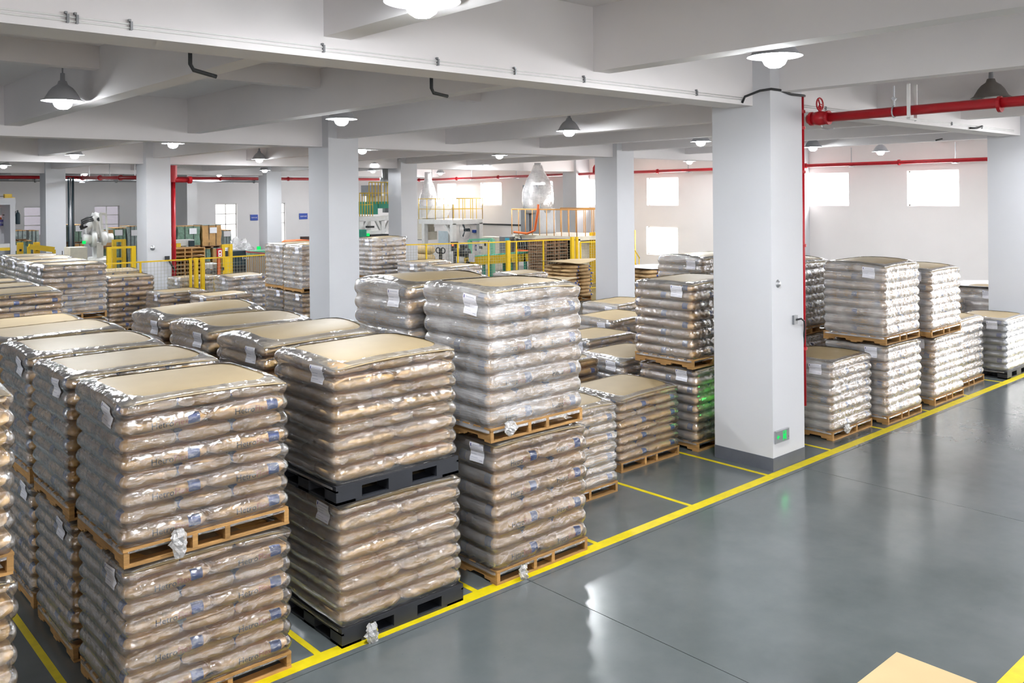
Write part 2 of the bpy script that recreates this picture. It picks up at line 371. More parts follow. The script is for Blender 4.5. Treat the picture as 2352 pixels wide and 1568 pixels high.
for k in range(-2, 7):
    x = 10.34-6.6+3.3*k
    if x > XW: break
    MB().box(x, YS, YB, x+0.26, YW, SLAB+0.01).build('beam', M['ceiling'], ce)
for y in (1.0, 12.35, 23.6, 35.2, 46.4): MB().box(XL, y, SB, XW, y+0.22, SLAB+0.01).build('secondary_beam', M['ceiling'], ce)

def wall(name, axis, pos, a0, a1, holes, thick=0.3, label=None, z1=SLAB, mat='wall'):
    """wall in the plane axis = pos from a0 to a1 with real openings (a, b, z0, z1)"""
    us = sorted(set([a0, a1]+[h[0] for h in holes]+[h[1] for h in holes])); zs = sorted(set([0, z1]+[h[2] for h in holes]+[h[3] for h in holes]))
    mb = MB()
    for i in range(len(us)-1):
        for j in range(len(zs)-1):
            cu, cz = (us[i]+us[i+1])/2, (zs[j]+zs[j+1])/2
            if any(h[0] < cu < h[1] and h[2] < cz < h[3] for h in holes): continue
            if axis == 'x': mb.box(pos, us[i], zs[j], pos+thick, us[i+1], zs[j+1])
            else: mb.box(us[i], pos, zs[j], us[i+1], pos+thick, zs[j+1])
    return struct(mb.build(name, M[mat]), label)
NW = [0]
def window(axis, pos, a0, a1, z0, z1, pane, bars=(), depth=0.14, frame='white_metal', vb=(), label=None, door=False, fw=0.05):
    NW[0] += 1
    mb = MB()
    def seg(u0, u1, w0, w1, d0=0.0, d1=0.07):
        if axis == 'x': mb.box(pos+depth+d0, u0, w0, pos+depth+d1, u1, w1)
        else: mb.box(u0, pos+depth+d0, w0, u1, pos+depth+d1, w1)
    seg(a0, a1, z0, z0+fw); seg(a0, a1, z1-fw, z1); seg(a0, a0+fw, z0, z1); seg(a1-fw, a1, z0, z1)
    for z in bars: seg(a0, a1, z-fw/2, z+fw/2)
    for u in vb: seg(u-fw/2, u+fw/2, z0, z1)
    o = mb.build(('door_%d' if door else 'window_%d') % NW[0], M[frame]); struct(o, label)
    p = MB()
    if axis == 'x': p.box(pos+depth+0.03, a0+0.02, z0+0.02, pos+depth+0.04, a1-0.02, z1-0.02)
    else: p.box(a0+0.02, pos+depth+0.03, z0+0.02, a1-0.02, pos+depth+0.04, z1-0.02)
    p.build('pane', M[pane], o)
    return o
WY = [12.84+3.9*k for k in range(-6, 10)]
up = [(y-0.87, y+0.87, 3.15, 4.38) for y in WY]
low = [(23.72, 25.46, 0.95, 2.2)] + [(y-0.87, y+0.87, 0.95, 2.2) for y in WY if y < 8.5]
wall('wall_right', 'x', XW, YS, YW, up+low, label='white wall with a row of square daylight windows', mat='wall_bloom')
for h in up+low: window('x', XW, h[0], h[1], h[2], h[3], 'pane', label='overexposed square window in the right wall')
def ax(px): return at(px, 480, YW).x
rw = [(ax(55), ax(100), 1.75, 3.3), (ax(217), ax(275), 1.75, 3.3), (ax(385), ax(416), 1.75, 3.3), (ax(495), ax(545), 0.0, 3.33), (ax(630), ax(656), 0.0, 3.33)]
wall('wall_back', 'y', YW, XL, XW+0.3, rw, label='pale rear wall with barred windows and doors')
window('y', YW, *rw[0], 'pane_dim', bars=(2.3, 2.8), label='grey rear window with two crossbars')
window('y', YW, *rw[1], 'pane_dim', bars=(2.25, 2.78), vb=((rw[1][0]+rw[1][1])/2,), label='grey rear window behind the white robot')
window('y', YW, *rw[2], 'pane_dim', bars=(2.3, 2.8), vb=(rw[2][0]+0.9,), label='narrow rear window beside the red riser pipe')
window('y', YW, *rw[3], 'pane_mid', bars=(2.05, 2.7), vb=((rw[3][0]+rw[3][1])/2,), door=True, label='bright glazed double door in the rear wall')
window('y', YW, *rw[4], 'pane_mid', bars=(2.05, 2.7), door=True, label='narrow bright glazed door near the blue signs')
# jog of the rear wall on the left
x45 = at(452, 480, 49.5).x
MB().box(at(430, 480, 49.5).x, 49.5, 0, x45, YW, SLAB).build('trim_1', M['wall']); struct(bpy.data.objects['trim_1'], 'projecting pier of the rear wall')
wall('wall_left', 'x', XL-0.3, YS, YW, [], label='plain left end wall')
wall('wall_front', 'y', YS-0.3, XL-0.3, XW+0.3, [(x, x+2.4, 1.6, 4.2) for x in range(-6, 28, 7)], label='near end wall with windows')
for x in range(-6, 28, 7): window('y', YS-0.3, x, x+2.4, 1.6, 4.2, 'pane', depth=0.1)

# columns, full height, with a grey painted base
def column(x, y, label, wx=0.78, wy=0.9, base=True):
    c = struct(MB().box(x, y, 0, x+wx, y+wy, SLAB+0.01).build('column', M['column']), label)
    if base:
        b = MB(); t = 0.004
        b.box(x-t, y-t, 0, x+wx+t, y, 0.17).box(x-t, y+wy, 0, x+wx+t, y+wy+t, 0.17).box(x-t, y, 0, x, y+wy, 0.17).box(x+wx, y, 0, x+wx+t, y+wy, 0.17)
        b.build('base_band', M['base_grey'], c)
    return c
COL1 = column(10.12, 6.24, 'nearest white column with grey foot and green exit sign')
column(20.0, 6.24, 'white column at the right edge of the picture')
column(10.12, 17.43, 'white column left of centre between the film-wrapped stacks')
column(20.0, 17.54, 'white column right of centre before the window wall')
column(10.12, 28.85, 'white column with the tall red riser pipe')
column(20.0, 28.85, 'white column between the two machine platforms')
column(10.12, 40.7, 'far white column left of the robot beside grey conduits')
column(20.0, 40.4, 'far white column left of the blue wall signs')
column(30.1, 28.95, 'white wall pier behind the right machine', wx=0.95)
column(30.1, 17.45, 'white wall pier hidden behind the nearest column', wx=0.95)
column(30.1, 6.24, 'white wall pier beyond the right picture edge', wx=0.95)
column(10.12, -5.0, 'white column behind the camera aisle'); column(20.0, -5.0, 'white column behind the camera aisle to the right')

# painted floor lines, a film of paint proud of the floor
def stripe(x0, y0, x1, y1, label, cat='floor line'):
    o = MB().box(x0, y0, 0.0, x1, y1, 0.0025).build('floor_line', M['yellow_line']); return tag(o, label, cat)
stripe(-2.0, 6.085, 30.6, 6.215, 'long broad yellow line along the front of the stacks')
stripe(-2.0, 2.31, 30.6, 2.44, 'broad yellow line in the bottom right corner')
names = {0: 'beside the front left stack', 1: 'beside the black pallet', 2: 'right of the tall three-quarter stack', 3: 'in the empty bay left of the near column',
         4: 'at the foot of the near column', 5: 'right of the near column', 6: 'before the second stack right of the column', 7: 'before the third stack right of the column',
         8: 'before the fourth stack right of the column', 9: 'before the white sack load', -1: 'in the dark gap at the far left'}
for k in range(-1, 11):
    x = 3.47+1.616*k
    stripe(x-0.028, 6.215, x+0.028, 8.7, 'thin yellow bay line '+names.get(k, 'beyond the right picture edge'))

# ================================================================== PALLETS AND SACKS
L_, W_ = 0.61, 0.405
LX, LY = 1.22, 1.015
def sack_mesh(name, mat, seed, ns=11, nr=14):
    rnd = random.Random(seed); vs = []; fs = []
    for i in range(ns):
        t = -1+2*i/(ns-1); e = abs(t)
        x = t*L_/2*0.985
        hw = W_/2*(1.0-0.10*max(0, (e-0.72)/0.28)**2); hh = 0.0625*(1.0-0.42*max(0, (e-0.55)/0.45)**2)
        if i in (0, ns-1): hw *= 0.93; hh *= 0.80
        for k in range(nr):
            a = 2*PI*k/nr; c, s = math.cos(a), math.sin(a)
            y = hw*math.copysign(abs(c)**0.55, c); z = hh*math.copysign(abs(s)**0.72, s)
            n = noise.noise(Vector((x*5+seed*9.1, y*6, z*9)))
            vs.append((x, y*(1+0.014*n), z*(1+0.10*n)))
    for i in range(ns-1):
        for k in range(nr):
            a = i*nr+k; b = i*nr+(k+1) % nr; fs.append((a, b, b+nr, a+nr))
    fs.append(tuple(range(nr))[::-1]); fs.append(tuple((ns-1)*nr+k for k in range(nr)))
    mb = MB(); mb.v = vs; mb.f = fs
    # folded end flaps
    for s in (-1, 1):
        mb.box(s*L_/2*0.975, -W_*0.40, -0.020, s*(L_/2*0.995), W_*0.40, 0.030)
    me = mb.mesh(name, mat, True); return me
SACKS = {k: [sack_mesh('sack', M[k], s) for s in range(4)] for k in ('sack', 'sack_plain', 'sack_white')}
SACKS_LOW = {k: [sack_mesh('sack', M[k], s+20, 5, 10) for s in range(2)] for k in ('sack', 'sack_plain', 'sack_white', 'sack_loose')}
# printed name curved on to the side of a sack (local -y side)
def on_side(me, x0, z0):
    for v in me.vertices:
        x, z = v.co.x+x0, v.co.y+z0
        zz = min(0.97, abs(z)/0.0625); s = zz**(1/0.72); c = math.sqrt(max(0.0, 1-s*s))
        v.co = (x, -(W_/2*(c**0.55)+0.010), z)
    return me
PRINT_A = on_side(text_mesh('Hetro', 0.064, M['dkprint'], 'printed_name'), -0.115, -0.020)
PRINT_B = on_side(text_mesh('Flex', 0.064, M['redprint'], 'printed_name'), 0.045, -0.020)

def stringer_mesh():
    D = 1.04; p = [(-D/2, 0.018), (-0.34, 0.018), (-0.33, 0.045), (-0.14, 0.045), (-0.13, 0.018), (0.13, 0.018), (0.14, 0.045), (0.33, 0.045), (0.34, 0.018), (D/2, 0.018), (D/2, 0.112), (-D/2, 0.112)]
    return MB().prism(p, -0.019, 0.019, 'x').mesh('stringer', M['wood'])
STRINGER = stringer_mesh()
BOARD = MB().box(-0.61, -0.048, 0, 0.61, 0.048, 0.018).mesh('deck_board', M['wood'])
PAL_LOW = MB()
for k in range(7): PAL_LOW.box(-0.61, -0.52+k*0.157, 0.112, 0.61, -0.52+k*0.157+0.098, 0.13)
for x in (-0.59, -0.12, 0.12, 0.59): PAL_LOW.box(x-0.019, -0.52, 0.018, x+0.019, 0.52, 0.112)
for y in (-0.47, 0, 0.47): PAL_LOW.box(-0.61, y-0.048, 0, 0.61, y+0.048, 0.018)
PAL_LOW = PAL_LOW.mesh('wooden_pallet', M['wood'])
def wooden_pallet(parent, full, rnd):
    if not full: return inst('wooden_pallet', PAL_LOW, parent)
    e = bpy.data.objects.new('wooden_pallet', None); COL.objects.link(e); e.parent = parent
    for k in range(7):
        inst('deck_board', BOARD, e, (rnd.uniform(-.006, .006), -0.472+k*0.1573, 0.112), rnd.uniform(-.006, .006))
    for x in (-0.59, -0.12, 0.12, 0.59): inst('stringer', STRINGER, e, (x, rnd.uniform(-.004, .004), 0))
    for y in (-0.472, 0, 0.472): inst('bottom_board', BOARD, e, (rnd.uniform(-.006, .006), y, 0))
    return e
def plastic_pallet(parent, h=0.15):
    e = bpy.data.objects.new('plastic_pallet', None); COL.objects.link(e); e.parent = parent
    d = MB().box(-0.62, -0.53, h-0.035, 0.62, 0.53, h)
    for x in (-0.62, 0.60): d.box(x, -0.53, h-0.05, x+0.02, 0.53, h-0.035)
    for i in range(14): d.box(-0.6+i*0.088, -0.5, h-0.048, -0.6+i*0.088+0.012, 0.5, h-0.035)
    d.build('deck', M['plastic'], e)
    for x in (-0.62, -0.12, 0.38):
        for y in (-0.53, -0.09, 0.35): MB().box(x, y, 0.022, x+0.24, y+0.18, h-0.035).build('block', M['plastic'], e)
    for y in (-0.53, -0.09, 0.35): MB().box(-0.62, y, 0, 0.62, y+0.18, 0.022).build('skid', M['plastic'], e)
    for x in (-0.62, 0.44): MB().box(x, -0.53, 0, x+0.18, 0.53, 0.0215).build('skid', M['plastic'], e)
    return e

# ---- stretch film and cover sheet: shapes share one height function
def top_fn(var):
    rnd = random.Random(100+var)
    arch = [0.015, 0.02, 0.03, 0.075, 0.02, 0.012, 0.03, 0.05][var % 8]; tx, ty = rnd.uniform(-.012, .012), rnd.uniform(-.012, .012)
    cn = [-0.030, -0.01, -0.02, -0.005, -0.035, -0.01, -0.015, -0.02][var % 8]
    base = 0.012
    if var >= 8: arch = 0.0; tx *= 0.3; ty *= 0.3; cn = -0.015; base = -0.002      # pressed flat under another pallet
    def S(x, y):
        u, v = x/(LX/2), y/(LY/2)
        z = base+arch*(1-v*v)*(1-0.25*u*u)+tx*u+ty*v
        d = min(LX/2-abs(x), LY/2-abs(y)); z -= 0.022*max(0, 1-d/0.11)**2
        z += cn*max(0, -u)**2*max(0, -v)**2*0.8 - 0.02*max(0, u)**3*max(0, -v)**3
        return z
    return S
def perimeter(a, b, r, ns, nc):
    """points and outward normals around a rounded rectangle"""
    out = []
    for (cx, cy_, a0) in ((a-r, -(b-r), -PI/2), (a-r, b-r, 0), (-(a-r), b-r, PI/2), (-(a-r), -(b-r), PI)):
        for k in range(nc+1):
            t = a0+PI/2*k/nc; out.append((cx+r*math.cos(t), cy_+r*math.sin(t), math.cos(t), math.sin(t), 1.0))
        # straight run to the next corner
        t = a0+PI/2; nx, ny = math.cos(t), math.sin(t)
        px, py = cx+r*nx, cy_+r*ny
        dx, dy = -ny, nx
        Ls = 2*(b-r) if abs(nx) > 0.5 else 2*(a-r)
        for k in range(1, ns): out.append((px+dx*Ls*k/ns, py+dy*Ls*k/ns, nx, ny, 0.0))
    return out
def bulge(z, n, h, loc, corner):
    ph = (z/h) % 1.0; k = int(z/h)
    rec = 0.0
    if not corner and abs(loc[1]) > LY/2-0.02 and abs(loc[0]) < LX/2-0.05 and z > 0:      # rows of sack ends sit back a little
        if (k % 2 == 1) == (loc[1] < 0): rec = -0.016
    b = abs(math.sin(PI*ph))**0.55
    return (-0.029+0.034*b+rec) if not corner else (-0.038+0.047*b)
def film_off(x, y, z, n, h, var, corner):
    q = Vector((x*1.7+var*13.3, y*1.7, z*2.6)); q2 = Vector((x*5+var*3.1, y*5, z*9))
    return bulge(z, n, h, (x, y), corner) + 0.010*noise.noise(q) + 0.008*noise.noise(q2)
FILM = {}
def film_meshes(var, n, hi, mat):
    key = (var, n, hi, mat)
    if key in FILM: return FILM[key]
    h = 0.125; H = n*h; S = top_fn(var)
    ns, nc, rl = (13, 4, 7) if hi else (6, 2, 4)
    a, b = LX/2+0.012, LY/2+0.012
    base = perimeter(a, b, 0.055, ns, nc); N = len(base)
    vs = []; fs = []
    nz = n*rl
    def push(z, x, y): vs.append((x, y, z))
    for i in range(nz+1):
        z = -0.035+(H+0.035-0.006)*i/nz
        for (x, y, nx, ny, c) in base:
            o = film_off(x, y, z, n, h, var, c)
            if z < 0: o = 0.0
            zz = z
            if i >= nz-1:   # tuck under / over the sheet edge
                zz = H+S(x*0.97, y*0.97)+(-0.012 if i == nz-1 else 0.004); o = min(o, 0.004)
            push(zz, x+nx*o, y+ny*o)
    lip0 = nz
    ia, ib = LX/2-0.085, LY/2-0.075
    inner = perimeter(ia, ib, 0.16, ns, nc)
    steps = 4 if hi else 2
    for s in range(1, steps+1):
        t = s/steps
        for k, (x, y, nx, ny, c) in enumerate(base):
            xi, yi = inner[k][0], inner[k][1]
            wob = 0.012*noise.noise(Vector((xi*4+var, yi*4, 3.3)))
            xx, yy = x+(xi-x)*t+wob*t, y+(yi-y)*t+wob*t
            push(H+S(xx, yy)+0.007+0.004*noise.noise(Vector((xx*9, yy*9, var))), xx, yy)
    rows = nz+steps
    for i in range(rows):
        for k in range(N):
            p = i*N+k; q = i*N+(k+1) % N; fs.append((p, q, q+N, p+N))
    me = bpy.data.meshes.new('stretch_film'); me.from_pydata(vs, [], fs)
    me.polygons.foreach_set('use_smooth', [True]*len(fs)); me.materials.append(M[mat]); me.materials.append(M['film_lip'])
    lipf = nz*N
    me.polygons.foreach_set('material_index', [0]*lipf+[1]*(len(fs)-lipf))
    # sheet
    nx_, ny_ = (18, 14) if hi else (8, 6)
    mb = MB(); g = {}
    for sgn, dz in ((0, 0.0), (1, -0.006)):
        for j in range(ny_+1):
            for i in range(nx_+1):
                x = (-1+2*i/nx_)*(LX/2-0.004); y = (-1+2*j/ny_)*(LY/2-0.004)
                g[(sgn, i, j)] = len(mb.v); mb.v.append((x, y, H+S(x, y)+dz))
    for j in range(ny_):
        for i in range(nx_):
            mb.f.append((g[0, i, j], g[0, i+1, j], g[0, i+1, j+1], g[0, i, j+1])); mb.f.append((g[1, i, j], g[1, i, j+1], g[1, i+1, j+1], g[1, i+1, j]))
    for i in range(nx_):
        mb.f.append((g[0, i, 0], g[1, i, 0], g[1, i+1, 0], g[0, i+1, 0])); mb.f.append((g[0, i, ny_], g[0, i+1, ny_], g[1, i+1, ny_], g[1, i, ny_]))
    for j in range(ny_):
        mb.f.append((g[0, 0, j], g[0, 0, j+1], g[1, 0, j+1], g[1, 0, j])); mb.f.append((g[0, nx_, j], g[1, nx_, j], g[1, nx_, j+1], g[0, nx_, j+1]))
    sh = mb.mesh('cover_sheet', M['sheet'], True)
    # shipping label lying on the film of the left (-x) face
    lb = MB(); uv = []
    nu, nv = 6, 6; tilt = random.Random(var).uniform(-0.06, 0.10)
    y0, y1, z0, z1 = -0.16, -0.36, H-0.185, H-0.035
    for j in range(nv+1):
        for i in range(nu+1):
            u, v = i/nu, j/nv; y = y0+(y1-y0)*u; z = z0+(z1-z0)*v-tilt*(u-0.5)*0.2-tilt*0.0
            o = film_off(-a, y, z, n, h, var, 0.0)
            lb.v.append((-(a+max(o, -0.012)+0.006), y, z)); uv.append((u, v))
    for j in range(nv):
        for i in range(nu):
            p = j*(nu+1)+i; lb.f.append((p, p+1, p+nu+2, p+nu+1))
    lm = bpy.data.meshes.new('shipping_label'); lm.from_pydata(lb.v, [], lb.f); ul = lm.uv_layers.new()
    for poly in lm.polygons:
        for li, vi in zip(poly.loop_indices, poly.vertices): ul.data[li].uv = uv[vi]
    lm.materials.append(M['label'])
    FILM[key] = (me, sh, lm); return FILM[key]

def crumple_mesh(seed, h=0.2, r=0.06):
    rnd = random.Random(seed); mb = MB(); n = 16; rows = 9
    for i in range(rows):
        t = i/(rows-1); rr = r*(0.35+0.75*math.sin(PI*min(1, t*0.85+0.1)))
        for k in range(n):
            a = 2*PI*k/n; q = rr*(0.55+0.75*abs(noise.noise(Vector((math.cos(a)*2, math.sin(a)*2, t*5+seed)))))+rnd.uniform(-.006, .006)
            mb.v.append((math.cos(a)*q, math.sin(a)*q*0.6, h*(0.5-t)))
    for i in range(rows-1):
        for k in range(n):
            a = i*n+k; b = i*n+(k+1) % n; mb.f.append((a, b, b+n, a+n))
    return mb.mesh('film_tail', M['film_crumple'], False)
TAILS = [crumple_mesh(1, 0.20, 0.07), crumple_mesh(2, 0.16, 0.06), crumple_mesh(3, 0.14, 0.08)]

NL = [0]
def load(x, y, z, height, label, group, kind='sack', n=8, var=0, lod=0, pallet='wood', sheet=True, text=False, rz=0.0, film='film', tail=None, lab=True, dx=0, dy=0):
    """x, y: the corner nearest the camera; height: whole unit; lod 0 near ... 2 far"""
    NL[0] += 1; rnd = random.Random(NL[0]*7)
    if label.startswith('bottom'): var += 8; height -= 0.014
    t = thing('sack_pallet', label, 'pallet load', (x+LX/2+dx, y+LY/2+dy, z), rz, group)
    ph = 0.13 if pallet == 'wood' else 0.15
    if pallet == 'wood': wooden_pallet(t, lod == 0, rnd)
    else: plastic_pallet(t)
    h = (height-ph)/n; s = h/0.125
    bank = (SACKS if lod < 2 else SACKS_LOW)[kind]
    for k in range(n):
        A = (k % 2 == 1); sg = 1 if A else -1
        zc = ph+h*(k+0.5)
        spots = [(xx, sg*(-LY/2+L_/2), -PI/2) for xx in (-W_, 0, W_)] + [(xx, sg*(LY/2-W_/2), 0.0) for xx in (-L_/2, L_/2)]
        for i, (sx, sy, ra) in enumerate(spots):
            if lod == 2 and not A and i in (1, 2): continue      # buried in the load, never seen
            jx, jy = rnd.uniform(-.004, .004), rnd.uniform(-.004, .004)
            flip = 0.0
            if i < 3: sy -= sg*(-1)*0.016*1.0
            o = inst('sack', rnd.choice(bank), t, (sx*0.995+jx, sy*0.995+jy, zc), ra+flip+rnd.uniform(-.012, .012), (0.985, 0.985, s*(1.05 if k < n-1 else 0.94)))
            o.rotation_euler = (rnd.uniform(-.02, .02), rnd.uniform(-.012, .012), o.rotation_euler[2]); o.location.z += rnd.uniform(-.003, .003)
            if text and not A and i > 2:
                inst('printed_name', PRINT_A, o); inst('printed_name', PRINT_B, o)
    fm, sh, lm = film_meshes(var, n, lod < 2, film)
    inst('stretch_film', fm, t, (0, 0, ph), None, (1, 1, s))
    if sheet: inst('cover_sheet', sh, t, (0, 0, ph), None, (1, 1, s))
    if lab: inst('shipping_label', lm, t, (0, 0, ph), None, (1, 1, s))
    if tail is not None: inst('film_tail', TAILS[tail[0]], t, (tail[1], tail[2], tail[3]))
    return t

G1, G2 = 'upper loads of the front rows', 'lower loads of the front rows'
# row A (front left) ------------------------------------------------
load(2.0, 6.18, 0, 1.11, 'bottom load of the front left stack, curled white label at its upper corner', G2, text=True, var=0, tail=(1, -0.35, -0.56, 0.05))
load(1.99, 6.18, 1.11, 1.11, 'top load of the front left stack, tan board top with blue-marked printed sacks', G1, text=True, var=0, tail=(0, -0.26, -0.58, 0.10))
nm = ['second', 'third', 'fourth', 'fifth']
for i in range(4):
    y = 7.40+1.22*i
    load(2.0+0.01*i, y, 0, 1.11, 'bottom load, %s from the front in the far left row' % nm[i], G2, var=(1, 2, 5, 6)[i], lod=0 if i == 0 else 1)
    load(1.98+0.01*i, y, 1.11, 1.11 if i < 3 else 1.05, 'top load, %s from the front in the far left row' % nm[i], G1, var=(1, 2, 5, 6)[i], lod=0 if i == 0 else 1)
# the stack cut by the left picture edge
load(0.11, 6.12, 0, 1.30, 'bottom load at the left picture edge, mostly out of frame', G2, kind='sack_plain', var=2, lab=False)
load(0.10, 6.12, 1.30, 1.14, 'top load at the left picture edge, mostly out of frame', G1, kind='sack_plain', var=2, lab=False)
# row B (black pallets in front) -------------------------------------
load(3.66, 6.17, 0, 1.15, 'bottom load on a black plastic pallet, plain unprinted sacks', G2, kind='sack_plain', var=4, pallet='black', tail=(0, -0.38, -0.60, 0.06))
load(3.62, 6.17, 1.15, 1.12, 'top load of plain sacks on the upper black plastic pallet', G1, kind='sack_plain', var=4, pallet='black')
for i in range(3):
    y = 7.42+1.22*i
    load(3.65, y, 0, 1.15, 'bottom load, %s from the front behind the black pallets' % nm[i], G2, kind='sack_plain', var=3, lod=0 if i == 0 else 1)
    load(3.63, y, 1.15, 1.12, 'top load with arched board, %s from the front behind the black pallets' % nm[i], G1, kind='sack_plain', var=(3, 7, 3)[i], lod=0 if i == 0 else 1)
# row C (tall) --------------------------------------------------------
load(5.30, 6.17, 0, 1.33, 'bottom load of the tallest front stack, on the yellow line', G2, text=True, var=5, tail=(1, -0.33, -0.58, 0.06))
load(5.24, 6.17, 1.33, 1.40, 'top load of the tallest front stack, brightly glinting film', G1, text=True, var=0, film='film_white', tail=(2, -0.42, -0.58, 0.12))
load(5.30, 7.42, 0, 1.33, 'bottom load hidden behind the tallest front stack', G2, var=5, lod=1)
load(5.22, 7.42, 1.33, 1.36, 'top load with a wavy silver rim right behind the tallest front stack', G1, var=7, lod=0, film='film_white')
G3 = 'single loads between the near column and the front stacks'
load(6.87, 7.14, 0, 1.10, 'white-hazed single load half hidden by the tallest front stack', G3, var=2, film='film_white', lab=False)
load(8.64, 7.56, 0, 0.97, 'low single load with wide tan board left of the near column', G3, var=4, text=False)
# E: two high behind the near column
load(10.12, 7.44, 0, 1.17, 'bottom load tinted by green light behind the near column', 'loads around the near column', var=1)
load(10.02, 7.44, 1.17, 1.19, 'top load beside the near column, its pallet notches showing', 'loads around the near column', var=5)
# right of the near column
G4 = 'loads in the right-hand row'
load(11.98, 6.42, 0, 1.13, 'single load directly right of the near column', G4, var=1, film='film_white', tail=(2, -0.25, -0.56, 0.13))
load(13.43, 6.28, 0, 1.24, 'bottom load of the second stack right of the near column', G4, var=5, film='film_white')
load(13.38, 6.28, 1.24, 1.24, 'top load of the second stack right of the near column', G4, var=6, film='film_white')
load(15.20, 6.30, 0, 1.16, 'bottom load of the third stack right of the near column', G4, var=2, film='film_white')
load(15.10, 6.30, 1.16, 1.14, 'top load of the third stack right of the near column', G4, var=6, film='film_white')
load(16.70, 6.50, 0, 1.24, 'narrow single load between the third stack and the white sacks', G4, var=5, film='film_white', lod=1)
load(18.34, 6.24, 0, 1.13, 'load of white sacks with blue print on a black pallet', G4, kind='sack_white', var=1, pallet='black', film='film', lod=1)
load(13.35, 7.75, 0, 1.22, 'bottom load behind the second stack right of the near column', G4, var=2, lod=1)
load(13.30, 7.75, 1.22, 1.22, 'top load with a jutting pale board behind the second right stack', G4, var=7, lod=1, film='film_white')
load(13.2, 9.55, 0, 1.22, 'bottom load far behind the near column', G4, var=2, lod=1)
load(13.2, 9.55, 1.22, 1.22, 'silvery top load peeping over left of the near column', G4, var=7, lod=1, film='film_white')
load(20.6, 8.3, 0, 1.1, 'single load by the far right column, upper face pale', G4, var=1, lod=2, film='film_white')
load(21.9, 7.6, 0, 1.35, 'load with a loose white board by the far right column', G4, var=6, lod=2, film='film_white')
# the sea of single loads in the middle right
G5 = 'low single loads in the middle'
mid = [(8.75, 9.15, 1.12, 1, 'low load with tan side behind the wide tan board'), (10.2, 8.75+0.1, 1.08, 6, 'silver-wrapped low load just left of the tall stack beside the column'),
       (9.15, 10.6, 1.22, 3, 'low load with a grey curling board'), (11.0, 10.3, 1.12, 5, 'low load behind the silver-wrapped one, board tan'),
       (10.6, 11.8, 1.12, 1, 'tan-topped low load in the third row from the tall stack'), (12.3, 10.95, 1.26, 4, 'silver-sided low load with label left of the tall stack'),
       (12.2, 12.4, 1.05, 2, 'flat low load before the loose sack heap'), (13.9, 12.2, 1.30, 5, 'pale wrapped low load touching the right-centre column foot')]
for (x, y, hh, v, lb) in mid: load(x, y, 0, hh, lb, G5, var=v, lod=1, film='film_white' if v in (6, 4, 5) else 'film')
# left background
G6 = 'loads in the left background'
for i in range(4):
    y = 19.7+1.25*i
    load(4.86+0.04*i, y, 0, 1.13, 'bottom load, %s in the left background row of crinkled ends' % ('nearest', 'second', 'third', 'farthest')[i], G6, var=2, lod=2)
    load(4.84+0.04*i, y, 1.13, 1.13, 'top load, %s in the left background row of crinkled ends' % ('nearest', 'second', 'third', 'farthest')[i], G6, var=(1, 5, 6, 2)[i], lod=1, film='film_white')
for i in range(3):
    y = 17.0+1.25*i
    load(3.28-0.02*i, y, 0, 1.0, 'bottom load, %s at the far left edge' % ('nearest', 'second', 'third')[i], G6, var=2, lod=2)
    load(3.26-0.02*i, y, 1.0, 1.0, 'top load, %s at the far left edge, blue patches on its side' % ('nearest', 'second', 'third')[i], G6, var=(6, 5, 1)[i], lod=1)
load(7.7, 24.9, 0, 1.5, 'grey-topped tall load before the yellow wire fence on the left', G6, n=10, var=1, lod=2)
load(7.9, 26.35, 0, 1.55, 'grey-topped load just behind the fence-side load on the left', G6, n=10, var=6, lod=2)
load(10.30, 26.62, 0, 1.2, 'load wrapped in silvery film behind the fence beside the red riser', G6, n=8, var=5, lod=2, film='film_white')
load(10.75, 24.2, 0, 1.36, 'bulging silver load before the yellow fence gate', G6, n=9, var=4, lod=2, film='film_white')
load(8.35, 22.9, 0, 1.18, 'grey flat-topped load before the red riser pipe', G6, var=1, lod=2)
load(8.9, 21.3, 0, 1.18, 'tan flat-topped load nearer than the grey one', G6, var=5, lod=2)
for i in range(2):
    y = 20.3+1.25*i
    load(11.0+0.1*i, y, 0, 1.19, 'bottom load of the %s tall stack left of the centre-left column' % ('near', 'far')[i], G6, var=1, lod=2)
    load(11.0+0.1*i, y, 1.19, 1.19, 'top load of the %s tall stack left of the centre-left column' % ('near', 'far')[i], G6, var=(1, 5)[i], lod=2, film='film_white')
load(14.2, 22.0, 0, 1.2, 'bottom load of the stack right of the centre-left column', G6, var=2, lod=2)
load(14.2, 22.0, 1.2, 1.2, 'top load of the stack right of the centre-left column', G6, var=5, lod=2, film='film_white')
load(14.75, 20.5, 0, 1.72, 'flat-boarded load nearer than the centre stack, label at corner', G6, n=12, var=1, lod=2, film='film_white')
load(14.5, 18.8, 0, 1.70, 'second flat-boarded load right of the centre stack', G6, n=12, var=5, lod=2, film='film_white')
load(16.4, 18.1, 0, 1.42, 'loose-boarded load peeping past the silver-rimmed top', G6, n=10, var=6, lod=2, film='film_white')
